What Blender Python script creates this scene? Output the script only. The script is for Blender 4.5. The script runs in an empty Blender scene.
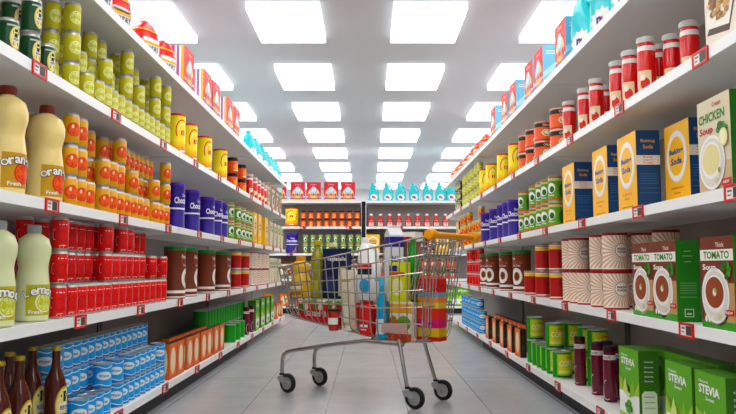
import bpy, math, random
from mathutils import Vector, Matrix
random.seed(7)
PI = math.pi
S = bpy.context.scene
COL = S.collection
S.view_settings.view_transform = 'Standard'
S.view_settings.look = 'None'
S.view_settings.gamma = 1
S.view_settings.use_curve_mapping = False
S.view_settings.exposure = 0.85

# ------------------------------------------------------------------ camera
CAMH, TILT, FPX = 0.8, 0.0843, 715.5
cd = bpy.data.cameras.new('camera'); cam = bpy.data.objects.new('camera', cd); COL.objects.link(cam)
cam.location = (0, 0, CAMH); cam.rotation_euler = (PI/2 + TILT, 0, 0)
cd.sensor_width = 36; cd.lens = 35; cd.clip_start = .05; cd.clip_end = 80
S.camera = cam
CT, ST = math.cos(TILT), math.sin(TILT)

def y_at(px, X, z):
    """distance along the aisle of a point seen in column px, at sideways X and height z"""
    zc = FPX*X/(px-368.0)
    return (zc - (z-CAMH)*ST)/CT

# ------------------------------------------------------------------ materials
MATS = {}
def lin(h):
    h = h.lstrip('#')
    r = []
    for i in (0, 2, 4):
        c = int(h[i:i+2], 16)/255
        r.append(c/12.92 if c <= .04045 else ((c+.055)/1.055)**2.4)
    l = .3*r[0]+.55*r[1]+.15*r[2]                   # print inks: a little more chroma
    r = [min(1, max(.004, l+(c-l)*1.13)) for c in r]
    return (*r, 1)
def mat(hexc, rough=.45, metal=0., coat=0., trans=0., var=0., emit=0.):
    key = (hexc, rough, metal, coat, trans, var, emit)
    if key in MATS: return MATS[key]
    m = bpy.data.materials.new('surface_' + hexc.strip('#')); m.use_nodes = True
    nt = m.node_tree; b = nt.nodes['Principled BSDF']
    b.inputs['Base Color'].default_value = lin(hexc)
    b.inputs['Roughness'].default_value = rough
    b.inputs['Metallic'].default_value = metal
    if not metal: b.inputs['Specular IOR Level'].default_value = .28
    b.inputs['Coat Weight'].default_value = coat
    b.inputs['Transmission Weight'].default_value = trans
    if emit:
        b.inputs['Emission Color'].default_value = lin(hexc); b.inputs['Emission Strength'].default_value = emit
    if var:
        n = nt.nodes.new('ShaderNodeTexNoise'); n.inputs['Scale'].default_value = 40
        tc = nt.nodes.new('ShaderNodeTexCoord'); nt.links.new(tc.outputs['Object'], n.inputs['Vector'])
        mx = nt.nodes.new('ShaderNodeMix'); mx.data_type = 'RGBA'; mx.blend_type = 'MULTIPLY'
        mx.inputs['Factor'].default_value = var
        mx.inputs[6].default_value = lin(hexc)
        nt.links.new(n.outputs['Color'], mx.inputs[7]); nt.links.new(mx.outputs[2], b.inputs['Base Color'])
    MATS[key] = m
    return m
METAL = mat('#c9c9c6', .3, .85)
RIM = mat('#b4b2ab', .35, .7)
WHITE = mat('#f4f3ef', .5)
BLACK = mat('#141414', .5)

# ------------------------------------------------------------------ mesh builder
TXT = {}
def text_mesh(s, bold=.012):
    """flat outline of a word: (points, faces), scaled to height 1 and centred"""
    if (s, bold) in TXT: return TXT[(s, bold)]
    cu = bpy.data.curves.new('word', 'FONT'); cu.body = s; cu.offset = bold; cu.resolution_u = 2
    ob = bpy.data.objects.new('word', cu); COL.objects.link(ob)
    me = bpy.data.meshes.new_from_object(ob.evaluated_get(bpy.context.evaluated_depsgraph_get()))
    vs = [(v.co.x, v.co.y) for v in me.vertices]; fs = [tuple(p.vertices) for p in me.polygons]
    bpy.data.objects.remove(ob); bpy.data.curves.remove(cu); bpy.data.meshes.remove(me)
    x0 = min(v[0] for v in vs); x1 = max(v[0] for v in vs); y0 = min(v[1] for v in vs); y1 = max(v[1] for v in vs)
    w, h = x1-x0, y1-y0
    vs = [((x-(x0+x1)/2)/h, (y-(y0+y1)/2)/h) for x, y in vs]
    TXT[(s, bold)] = (vs, fs, w/h)
    return TXT[(s, bold)]

class MB:
    def __init__(s): s.v = []; s.f = []; s.m = []; s.mats = []
    def mi(s, m):
        if m not in s.mats: s.mats.append(m)
        return s.mats.index(m)
    def face(s, idx, m): s.f.append(tuple(idx)); s.m.append(s.mi(m))
    def quad(s, pts, m):
        i = len(s.v); s.v += [tuple(p) for p in pts]; s.face(range(i, i+len(pts)), m)
    def lathe(s, prof, m, seg=24, c=(0, 0), mats=None, axis=None, caps=True):
        """prof [(r, z)...]; mats: one per profile segment; axis: matrix to turn the result"""
        i0 = len(s.v); n = len(prof)
        for r, z in prof:
            for k in range(seg):
                a = 2*PI*k/seg
                p = Vector((c[0]+r*math.cos(a), c[1]+r*math.sin(a), z))
                if axis is not None: p = axis @ p
                s.v.append(tuple(p))
        for j in range(n-1):
            mm = mats[j] if mats else m
            for k in range(seg):
                k2 = (k+1) % seg
                s.face((i0+j*seg+k, i0+j*seg+k2, i0+(j+1)*seg+k2, i0+(j+1)*seg+k), mm)
        for j, rev in ((0, True), (n-1, False)):
            if caps and prof[j][0] > 1e-5:
                ids = [i0+j*seg+k for k in range(seg)]
                s.face(ids[::-1] if rev else ids, (mats[0 if rev else -1]) if mats else m)
    def box(s, x0, x1, y0, y1, z0, z1, m, front=None, back=None, left=None, right=None, top=None, bottom=None):
        P = [(x0,y0,z0),(x1,y0,z0),(x1,y1,z0),(x0,y1,z0),(x0,y0,z1),(x1,y0,z1),(x1,y1,z1),(x0,y1,z1)]
        i = len(s.v); s.v += P
        for ids, mm in (((0,1,5,4),front),((2,3,7,6),back),((3,0,4,7),left),((1,2,6,5),right),((4,5,6,7),top),((3,2,1,0),bottom)):
            s.face([i+k for k in ids], mm or m)
    def tube(s, pts, r, m, seg=6, closed=False):
        pts = [Vector(p) for p in pts]; n = len(pts); i0 = len(s.v)
        up = Vector((0, 0, 1)); prevx = None
        for i, p in enumerate(pts):
            if closed: d = pts[(i+1) % n]-pts[i-1]
            else: d = pts[min(i+1, n-1)]-pts[max(i-1, 0)]
            d.normalize()
            if prevx is None:
                a = up if abs(d.z) < .9 else Vector((1, 0, 0)); x = d.cross(a)
            else:
                x = prevx - d*prevx.dot(d)
            x.normalize(); prevx = x; y = d.cross(x)
            for k in range(seg):
                t = 2*PI*k/seg
                s.v.append(tuple(p + x*(r*math.cos(t)) + y*(r*math.sin(t))))
        for i in range(n if closed else n-1):
            j = (i+1) % n
            for k in range(seg):
                k2 = (k+1) % seg
                s.face((i0+i*seg+k, i0+i*seg+k2, i0+j*seg+k2, i0+j*seg+k), m)
        if not closed:
            s.face([i0+k for k in range(seg)][::-1], m); s.face([i0+(n-1)*seg+k for k in range(seg)], m)
    # --- decals: a mapping mp(u, v, layer) -> point
    def d_rect(s, mp, u0, u1, v0, v1, m, L=1, n=None):
        n = n or max(1, int(abs(u1-u0)/.012))
        i = len(s.v)
        for k in range(n+1):
            u = u0+(u1-u0)*k/n; s.v += [mp(u, v0, L), mp(u, v1, L)]
        for k in range(n):
            a = i+2*k; s.face((a, a+2, a+3, a+1), m)
    def d_strip(s, mp, us, lo, hi, m, L=1):
        i = len(s.v)
        for u, a, b in zip(us, lo, hi): s.v += [mp(u, a, L), mp(u, b, L)]
        for k in range(len(us)-1):
            a = i+2*k; s.face((a, a+2, a+3, a+1), m)
    def d_ell(s, mp, cu, cv, ru, rv, m, L=1, n=14):
        us, lo, hi = [], [], []
        for k in range(n+1):
            t = PI*k/n; us.append(cu-ru*math.cos(t)); lo.append(cv-rv*math.sin(t)); hi.append(cv+rv*math.sin(t))
        s.d_strip(mp, us, lo, hi, m, L)
    def d_arc(s, mp, cu, cv, r0u, r0v, th, a0, a1, m, L=1, n=20):
        i = len(s.v)
        for k in range(n+1):
            t = math.radians(a0+(a1-a0)*k/n)
            s.v += [mp(cu+r0u*math.cos(t), cv+r0v*math.sin(t), L), mp(cu+(r0u-th)*math.cos(t), cv+(r0v-th)*math.sin(t), L)]
        for k in range(n):
            a = i+2*k; s.face((a, a+2, a+3, a+1), m)
    def d_poly(s, mp, pts, m, L=1):
        i = len(s.v); s.v += [mp(u, v, L) for u, v in pts]; s.face(range(i, i+len(pts)), m)
    def d_text(s, mp, word, cu, cv, h, m, L=2, w=None, rot=0., bold=.012):
        vs, fs, asp = text_mesh(word, bold); kx = h if w is None else w/asp
        i = len(s.v); c, sn = math.cos(rot), math.sin(rot)
        for x, y in vs:
            a, b = x*kx, y*h
            s.v.append(mp(cu+a*c-b*sn, cv+a*sn+b*c, L))
        for f in fs: s.face([i+k for k in f], m)
    def slice_(s, mp, cu, cv, r, rind, pith, pulp, L=1):
        """a citrus slice"""
        s.d_ell(mp, cu, cv, r, r, rind, L); s.d_ell(mp, cu, cv, r*.87, r*.87, pith, L+1)
        for k in range(8):
            a = 2*PI*k/8+.2
            p = [(cu+r*.1*math.cos(a+.39), cv+r*.1*math.sin(a+.39))]
            for t in (.07, .39, .71): p.append((cu+r*.78*math.cos(a+t), cv+r*.78*math.sin(a+t)))
            s.d_poly(mp, p, pulp, L+2)
    def mesh(s, name, smooth=True, ang=40):
        me = bpy.data.meshes.new(name); me.from_pydata(s.v, [], s.f)
        for m in s.mats: me.materials.append(m)
        me.polygons.foreach_set('material_index', s.m)
        if smooth:
            me.polygons.foreach_set('use_smooth', [True]*len(s.f)); me.set_sharp_from_angle(angle=math.radians(ang))
        me.update()
        return me
def cyl(r, a0=-90):
    a0 = math.radians(a0)
    def mp(u, v, L=1):
        rr = r+.0006*L; a = a0+u/r
        return (rr*math.cos(a), rr*math.sin(a), v)
    return mp
def prof_map(rad, a0=-90):
    """decal mapping on a lathe whose radius is rad(z)"""
    a0 = math.radians(a0)
    def mp(u, v, L=1):
        r0 = rad(v); rr = r0+.0008*L; a = a0+u/r0
        return (rr*math.cos(a), rr*math.sin(a), v)
    return mp
def flat(y): return lambda u, v, L=1: (u, y-.0006*L, v)
def flat_r(x): return lambda u, v, L=1: (x+.0006*L, u, v)           # right side, reading left to right = +y
def flat_l(x): return lambda u, v, L=1: (x-.0006*L, -u, v)
def lerp_prof(prof):
    def rad(z):
        for (r0, z0), (r1, z1) in zip(prof, prof[1:]):
            if z0 <= z <= z1 and z1 > z0: return r0+(r1-r0)*(z-z0)/(z1-z0)
        return prof[-1][0]
    return rad

# ------------------------------------------------------------------ products
# KIND[k] = dict(parts=[(part name, mesh, label or None)], len, dep, h, ...)   front faces -y
KIND = {}
def kind(k, name, cat, desc, parts, ln, dep, h, plural=None):
    KIND[k] = dict(name=name, cat=cat, desc=desc, parts=parts, len=ln, dep=dep, h=h, plural=plural or desc)

def can_parts(r, h, body, deco, lidname='lid', seg=24, neck=True, bands=()):
    b = MB()
    if neck:
        z1 = h*.9
        b.lathe([(r*.8, .0), (r*.86, .002), (r, h*.06), (r, z1), (r*.86, h*.965)], body, seg, mats=[RIM, RIM, body, RIM])
        l = MB(); l.lathe([(r*.86, h*.962), (r*.9, h*.975), (r*.9, h), (r*.8, h), (r*.77, h*.975), (0, h*.975)], METAL, seg)
    else:
        b.lathe([(r*1.015, 0), (r*1.015, h*.02), (r, h*.03), (r, h*.965)], body, seg, mats=[RIM, RIM, body])
        l = MB(); l.lathe([(r, h*.962), (r*1.02, h*.97), (r*1.02, h), (r*.95, h), (r*.93, h*.98), (0, h*.98)], METAL, seg)
    deco(b, cyl(r))
    return [('body', b.mesh('can_body'), None), (lidname, l.mesh('can_lid'), None)]

CR, CH = .033, .118
def deco(b, mp): b.slice_(mp, 0, .06, .027, mat('#eef0b8'), mat('#c9c83a'), mat('#e6e9a0'))
kind('lemon_can', 'lemon_soda_can', 'can', 'lemon soda can', can_parts(CR, .125, mat('#c4bc14', .35), deco), .067, .067, .125)
def deco(b, mp):
    b.slice_(mp, 0, .06, .029, mat('#d8380f'), mat('#ef6a1c'), mat('#e2470f'))
    b.d_ell(mp, -.006, .072, .005, .008, mat('#f7d9b0'), 5)
kind('orange_can', 'orange_soda_can', 'can', 'orange soda can', can_parts(CR, .128, mat('#e6ab22', .35), deco), .067, .067, .128)
def deco(b, mp):
    d = mat('#c20d17', .35); w = mat('#f0dcd8')
    b.d_arc(mp, 0, .055, .02, .025, .004, 20, 330, d, 1); b.d_rect(mp, -.016, .016, .1, .103, w, 1)
    b.d_rect(mp, -.014, .004, .012, .015, w, 1); b.d_rect(mp, -.014, .01, .018, .02, w, 1)
    b.d_arc(mp, .032, .06, .008, .02, .002, 60, 300, w, 1, 8); b.d_arc(mp, -.034, .062, .008, .022, .002, 60, 300, w, 1, 8)
kind('cola_can', 'red_soda_can', 'can', 'red soda can', can_parts(CR, .133, mat('#dd101a', .35), deco), .067, .067, .133)
def deco(b, mp):
    b.d_ell(mp, 0, .06, .021, .04, mat('#ead67a'), 1); b.d_ell(mp, 0, .06, .017, .034, mat('#f3e8a6'), 2)
    for v, w_, h_ in ((.086, .006, .005), (.078, .011, .006), (.068, .006, .008), (.04, .009, .006)): b.d_rect(mp, -w_, w_, v-h_, v+h_, BLACK, 3)
    b.d_rect(mp, -.012, .012, .048, .062, WHITE, 4); b.d_text(mp, 'BEER', 0, .055, .008, BLACK, 5, w=.02)
    b.d_rect(mp, -.03, .03, .099, .105, mat('#b8c4bd'), 1)
kind('beer_can', 'beer_can', 'can', 'dark green beer can', can_parts(.035, .128, mat('#07421f', .3), deco), .071, .071, .128)
def deco(b, mp):
    w = mat('#e8f2f6'); n = 30; U = 2*PI*.042
    us = [-U/2+U*k/n for k in range(n+1)]
    for base, ph in ((.017, 0), (.098, 1.)):
        v = [base+.005*math.sin(2*PI*3*k/n+ph) for k in range(n+1)]
        b.d_strip(mp, us, [a-.0018 for a in v], [a+.0018 for a in v], w, 1)
    b.d_rect(mp, -U/2, U/2, .004, .012, mat('#1277b4', .35), 1, 24)
    b.d_ell(mp, 0, .06, .035, .02, mat('#9fb6c4'), 2); b.d_ell(mp, 0, .06, .033, .0182, w, 3)
    b.d_text(mp, 'Water', 0, .06, .014, mat('#274e7a'), 4, w=.046)
kind('water_can', 'water_can', 'can', 'bright blue water can', can_parts(.042, .115, mat('#1b9bdc', .35), deco, neck=False), .085, .085, .115)
def deco(b, mp):
    U = 2*PI*.046; o = mat('#d4521b'); d = mat('#2e6a17')
    b.d_rect(mp, -U/2, U/2, .012, .022, o, 1, 24); b.d_rect(mp, -U/2, U/2, .148, .155, o, 1, 24)
    b.d_rect(mp, -U/2, U/2, .132, .147, mat('#c8c98a'), 1, 24)
    for u in (-.07, .075): b.d_ell(mp, u, .07, .025, .045, d, 1)
    b.d_ell(mp, 0, .085, .027, .033, WHITE, 2); b.d_ell(mp, .006, .078, .016, .02, d, 3)
    b.d_text(mp, 'Peas', 0, .042, .013, WHITE, 3, w=.04)
kind('pea_can', 'green_vegetable_can', 'can', 'leafy green vegetable can', can_parts(.046, .165, mat('#5f9e22', .4), deco, neck=False), .095, .095, .165)
def deco(b, mp):
    U = 2*PI*.047; w = mat('#f1ead8')
    b.d_rect(mp, -U/2, U/2, .137, .153, mat('#f3c81c'), 1, 24); b.d_rect(mp, -U/2, U/2, .155, .163, w, 1, 24)
    b.d_rect(mp, -U/2, U/2, .012, .019, w, 1, 24)
    b.d_arc(mp, 0, .07, .03, .035, .004, 0, 360, mat('#8c0d0d'), 1, 24)
kind('red_tin', 'red_food_tin', 'tin', 'dark red tin', can_parts(.047, .175, mat('#b01212', .4), deco, neck=False), .097, .097, .175)
def deco(b, mp):
    y = mat('#d9d51e'); U = 2*PI*.056
    b.d_rect(mp, -.058, .058, .014, .146, mat('#9ccb22'), 1); b.d_rect(mp, -.05, .05, .045, .14, y, 2)
    b.d_rect(mp, -.05, .05, .03, .047, mat('#e7d98a'), 3); b.d_rect(mp, -.058, .058, .012, .018, BLACK, 3)
    b.d_text(mp, 'CORN', 0, .088, .036, mat('#f8f4b0'), 5, w=.088, bold=.03); b.d_text(mp, 'CORN', .001, .087, .038, mat('#2f8a1c'), 4, w=.092, bold=.05)
    b.d_text(mp, 'Sweet', .02, .123, .014, mat('#cf2a1d'), 4, w=.045)
kind('corn_can', 'corn_can', 'can', 'green corn can', can_parts(.056, .16, mat('#1f8f2a', .4), deco, neck=False), .115, .115, .16)
def deco(b, mp):
    U = 2*PI*.064
    b.d_rect(mp, -U/2, U/2, .098, .124, mat('#20251f'), 1, 28)
    b.d_text(mp, 'CREAM', 0, .111, .014, mat('#f1ebdc'), 2, w=.06)
    b.d_ell(mp, 0, .058, .035, .024, mat('#f2e4c4'), 2); b.d_ell(mp, .002, .058, .028, .018, mat('#c98b4a'), 3); b.d_ell(mp, .003, .06, .022, .013, mat('#f4ead2'), 4)
    b.d_rect(mp, -U/2, U/2, .004, .016, mat('#b9430f'), 1, 28)
kind('cream_can', 'soup_can', 'can', 'orange cream soup can', can_parts(.064, .135, mat('#e2601b', .4), deco, neck=False), .131, .131, .135)
def deco(b, mp):
    U = 2*PI*.058; t = mat('#cdab90'); n = 30
    for k in range(n):                               # sunburst rays round the badge
        a0 = 2*PI*k/n; a1 = a0+PI/n
        def hit(a):
            c, sn = math.cos(a), math.sin(a); L = 1e9
            if abs(c) > 1e-6: L = min(L, .12/abs(c))
            if abs(sn) > 1e-6: L = min(L, .077/abs(sn))
            return (L*c, .092+L*sn)
        for q in range(9):                           # in short pieces so they follow the round wall
            f0, f1 = q/9, (q+1)/9
            P = [(0+hit(a)[0]*f, .092+(hit(a)[1]-.092)*f) for f, a in ((f0, a0), (f1, a0), (f1, a1), (f0, a1))]
            b.d_poly(mp, P, t, 1)
    b.d_ell(mp, 0, .098, .034, .034, mat('#4a3540'), 3, 20); b.d_ell(mp, 0, .098, .032, .032, mat('#efe3d6'), 4, 20)
    b.d_text(mp, 'BAKING', 0, .106, .011, mat('#3d2530'), 5, w=.046, bold=.03); b.d_text(mp, 'POWDER', 0, .091, .011, mat('#3d2530'), 5, w=.046, bold=.03)
b_ = MB(); b_.lathe([(.0585, 0), (.0585, .008), (.058, .009), (.058, .172)], WHITE, 28, mats=[mat('#8e1720'), mat('#8e1720'), mat('#efe0d2', .55)])
deco(b_, cyl(.058)); l_ = MB(); l_.lathe([(.058, .17), (.0595, .171), (.0595, .182), (.057, .182), (.056, .179), (0, .179)], mat('#8e1720'), 28)
kind('powder_tin', 'baking_powder_tin', 'tin', 'sunburst baking powder tin', [('body', b_.mesh('tin_body'), None), ('lid', l_.mesh('tin_lid'), 'dark red lid')], .12, .12, .182)

def canister(r, h, body, lid, deco, lidh=.018, mats=None):
    b = MB(); b.lathe([(r*1.01, 0), (r*1.01, .005), (r, .006), (r, h-lidh)], body, 28)
    deco(b, cyl(r)); l = MB()
    l.lathe([(r*1.0, h-lidh-.001), (r*1.035, h-lidh), (r*1.035, h-.003), (r*1.02, h), (r*.95, h), (r*.93, h-.004), (0, h-.004)], lid, 28)
    return [('body', b.mesh('canister_body'), None), ('lid', l.mesh('canister_lid'), 'coloured plastic lid')]
def deco(b, mp):
    U = 2*PI*.06; red = mat('#d81e14')
    
    for q, c in enumerate(('#ec5a18', '#ee7418', '#f19018', '#f3a618', '#f6ba16', '#f9ce12', '#fbdb10')): b.d_rect(mp, -U/2, U/2, .008+.013*q, .021+.013*q, mat(c, .4), 1, 28)
    b.d_rect(mp, -U/2, U/2, .006, .016, red, 2, 28)
    b.d_arc(mp, -.005, .17, .045, .072, .007, 60, 215, red, 2); b.d_arc(mp, .012, .15, .045, .085, .006, -70, 40, red, 2)
    b.d_arc(mp, .0, .16, .034, .06, .006, 60, 170, mat('#fdf6c4'), 2)
    b.d_rect(mp, -.014, .014, .14, .17, red, 3); b.d_text(mp, 'S', 0, .155, .02, mat('#fdf3b0'), 4); b.d_rect(mp, -.02, .02, .03, .042, mat('#f8efe0'), 3)
kind('yellow_canister', 'yellow_canister', 'canister', 'bright yellow canister', canister(.06, .28, mat('#fde51c', .4), mat('#c8281a', .4), deco, .012), .125, .125, .28)
def deco(b, mp):
    U = 2*PI*.061; w = mat('#f3eff6')
    b.d_rect(mp, -U/2, U/2, .128, .139, w, 1, 28)
    b.d_text(mp, 'Chocolate', -.002, .187, .042, w, 2, w=.13, bold=.03); b.d_text(mp, 'Dark', .01, .222, .02, w, 2, w=.04)
    us = [.005+.05*k/6 for k in range(7)]
    b.d_strip(mp, us, [.012]*7, [.014+.105*(k/6)**1.5 for k in range(7)], mat('#8f6a52'), 2)
    b.d_strip(mp, us, [.012+.105*(k/6)**1.5 for k in range(7)], [.018+.108*(k/6)**1.5 for k in range(7)], mat('#c9a98c'), 3)
kind('purple_canister', 'chocolate_canister', 'canister', 'deep purple chocolate canister', canister(.061, .3, mat('#2d1a86', .4), mat('#5a22a8', .4), deco, .02), .127, .127, .3)
def deco(b, mp):
    U = 2*PI*.07; w = mat('#f0ebe4')
    b.d_rect(mp, -U/2, U/2, .034, .052, w, 1, 30); b.d_rect(mp, -U/2, U/2, .006, .014, w, 1, 30)
    b.d_ell(mp, 0, .13, .05, .065, w, 2, 18); b.d_ell(mp, .004, .13, .026, .035, mat('#8a4a20'), 3, 16); b.d_ell(mp, .004, .13, .014, .02, mat('#5c2e14'), 4)
    b.d_text(mp, 'Fine', -.03, .27, .024, w, 2, w=.04); b.d_text(mp, 'COCOA', 0, .238, .03, mat('#b4574a'), 2, w=.105); b.d_text(mp, 'Rich Taste', .0, .214, .014, w, 2, w=.07)
kind('cocoa_canister', 'cocoa_canister', 'canister', 'brown cocoa canister', canister(.07, .335, mat('#6d3018', .5), mat('#1d7a3a', .4), deco, .024), .147, .147, .335)
def deco(b, mp):
    U = 2*PI*.048
    b.d_ell(mp, 0, .058, .03, .028, mat('#f4a03c'), 1); b.d_rect(mp, -.03, .03, .02, .03, mat('#f5e5c0'), 2)
b_ = MB(); b_.lathe([(.044, 0), (.05, .008), (.05, .095), (.043, .112)], mat('#e8590f', .25), 24); deco(b_, cyl(.05))
l_ = MB(); l_.lathe([(.045, .111), (.049, .112), (.049, .14), (.046, .143), (0, .143)], mat('#1b1a18', .4), 24)
kind('orange_jar', 'orange_preserve_jar', 'jar', 'black-lidded orange jar', [('jar', b_.mesh('jar_glass'), None), ('lid', l_.mesh('jar_lid'), 'black lid')], .104, .104, .143)

# --- bottles
def juice_bottle(k, name, desc, liquid, capc, words, rind, pith, pulp, labc, fr, fz):
    prof = [(.048, 0), (.057, .006), (.058, .02), (.058, .125), (.052, .165), (.05, .18), (.053, .2), (.059, .225), (.059, .25), (.05, .278), (.03, .292), (.021, .297), (.021, .305)]
    prof = [(r*fr, z*fz) for r, z in prof]
    b = MB(); b.lathe(prof, mat(liquid, .3, coat=.2), 32)
    l = MB(); mp = prof_map(lerp_prof(prof))
    l.d_rect(mp, -.062*fr, .062*fr, .022*fz, .124*fz, mat(labc), 1); l.slice_(mp, .006, .066*fz, .038, rind, pith, pulp, 2)
    for i, ch in enumerate(words[0]):
        t = (i/(len(words[0])-1)-.5); l.d_text(mp, ch, -.012+t*.1, .104*fz-.03*abs(t)**1.3, .024, WHITE, 6, rot=-t*.8, bold=.03)
        l.d_text(mp, ch, -.012+t*.1, .104*fz-.03*abs(t)**1.3, .028, mat('#3a2a10'), 5, rot=-t*.8, bold=.06)
    l.d_text(mp, words[1], -.03, .034*fz, .014, WHITE, 6, w=.045, bold=.02)
    c = MB(); n = 20
    z9 = .325*fz
    c.lathe([(.022*fr, z9-.032), (.0235*fr, z9-.031), (.0235*fr, z9-.003), (.021*fr, z9), (0, z9)], mat(capc, .4), 20)
    for q in range(n):
        a = 2*PI*q/n; c.tube([(.0237*fr*math.cos(a), .0237*fr*math.sin(a), z9-.029), (.0237*fr*math.cos(a), .0237*fr*math.sin(a), z9-.005)], .0012, mat(capc, .4), 4)
    kind(k, name, 'bottle', desc, [('bottle', b.mesh('bottle_body'), None), ('label', l.mesh('bottle_label'), 'printed fruit label'), ('cap', c.mesh('bottle_cap'), 'ribbed screw cap')], .12*fr, .12*fr, .325*fz)
juice_bottle('orange_bottle', 'orange_juice_bottle', 'large orange juice bottle', '#f1d894', '#7c2a18', ('Orange', 'Fresh'), mat('#d8380f'), mat('#ef6a1c'), mat('#e2470f'), '#c99a2a', 1.16, 1.19)
juice_bottle('lemon_bottle', 'lemon_juice_bottle', 'milky lemon juice bottle', '#dfe3b4', '#a8aaa8', ('Lemon', 'Fresh'), mat('#eef0b8'), mat('#c9c83a'), mat('#dfe48a'), '#b9b32a', 1.02, 1.1)

prof = [(.038, 0), (.042, .004), (.042, .2), (.036, .235), (.019, .275), (.016, .3), (.0155, .345)]
b_ = MB(); b_.lathe(prof, mat('#4d1c0c', .12, coat=.6), 28)
l_ = MB(); mp = prof_map(lerp_prof(prof))
l_.d_ell(mp, 0, .135, .038, .072, mat('#c9a545'), 1, 18); l_.d_ell(mp, 0, .135, .034, .066, mat('#ecd98c'), 2, 18)
for v, w_, h_ in ((.183, .008, .006), (.172, .018, .005), (.16, .007, .012), (.096, .016, .006)): l_.d_rect(mp, -w_, w_, v-h_, v+h_, BLACK, 3)
l_.d_rect(mp, -.024, .024, .112, .14, WHITE, 3); l_.d_text(mp, 'BEER', 0, .126, .017, BLACK, 4, w=.04)
c_ = MB(); c_.lathe([(.0155, .343), (.0195, .344), (.0195, .35), (.0165, .358), (0, .36)], mat('#b59a3c', .35, .6), 20)
kind('beer_bottle', 'beer_bottle', 'bottle', 'brown glass beer bottle', [('bottle', b_.mesh('beer_glass'), None), ('label', l_.mesh('beer_label'), 'oval yellow label'), ('cap', c_.mesh('beer_cap'), 'gold crown cap')], .085, .085, .36)

def slim_bottle(k, name, desc, r, h, bodyc, capc, capw, word, kindb):
    prof = [(r*.85, 0), (r, .006), (r, h*.72), (r*.93, h*.79), (r*.9, h*.86), (r*.88, h*.9)]
    b = MB(); b.lathe(prof, mat(bodyc, .18, coat=.4), 24)
    l = MB(); nb = MB(); mp = prof_map(lerp_prof(prof)); U = 2*PI*r*.93
    nb.d_rect(mp, -U*.5, U*.5, h*.76, h*.845, mat('#efe8e2'), 1, 20)
    if kindb == 'sauce':
        l.d_rect(mp, -r*.75, r*.75, .02, h*.42, mat('#efd6b0'), 1); l.d_ell(mp, .002, h*.2, r*.5, h*.1, mat('#d63a1e'), 2); l.d_ell(mp, -.006, h*.3, r*.3, h*.05, mat('#f6efdf'), 3)
    else:
        l.d_arc(mp, 0, h*.22, r*.8, h*.18, .0035, 95, 300, mat('#d8bcc6'), 1, 20)
        nb.d_text(mp, word, 0, h*.8, .013, mat('#3a1020'), 2, w=r*1.3)
    c = MB(); c.lathe([(r*.86, h*.9), (r*capw, h*.905), (r*capw, h*.99), (r*capw*.93, h), (0, h)], mat(capc, .4), 24)
    kind(k, name, 'bottle', desc, [('bottle', b.mesh('bottle_body'), None), ('neck_band', nb.mesh('neck_band'), 'white neck band'), ('label', l.mesh('bottle_label'), 'printed label'), ('cap', c.mesh('bottle_cap'), 'screw cap')], 2*r+.004, 2*r+.004, h)
slim_bottle('sauce_bottle', 'red_sauce_bottle', 'red sauce bottle', .037, .25, '#d3101a', '#c9c8c4', 1.03, '', 'sauce')
slim_bottle('grape_bottle', 'grape_juice_bottle', 'burgundy grape juice bottle', .033, .275, '#6a0f2c', '#2e0a16', .95, 'GRAPE', 'grape')
prof = [(.046, 0), (.055, .008), (.056, .11), (.042, .16), (.026, .19), (.022, .2)]
b_ = MB(); b_.lathe(prof, mat('#c9141c', .25, coat=.3), 24); mp = prof_map(lerp_prof(prof)); l_ = MB()
l_.d_rect(mp, -.045, .045, .02, .115, mat('#f2e2d6'), 1); l_.d_text(mp, 'S', 0, .068, .075, mat('#d3222a'), 2, w=.05, bold=.04)
c_ = MB(); c_.lathe([(.023, .199), (.026, .2), (.026, .226), (.023, .232), (0, .232)], mat('#eceae6'), 20)
kind('ketchup_bottle', 'ketchup_bottle', 'bottle', 'squat red ketchup bottle', [('bottle', b_.mesh('ketchup_body'), None), ('label', l_.mesh('ketchup_label'), 'white label'), ('cap', c_.mesh('ketchup_cap'), 'white cap')], .114, .114, .232)

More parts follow.
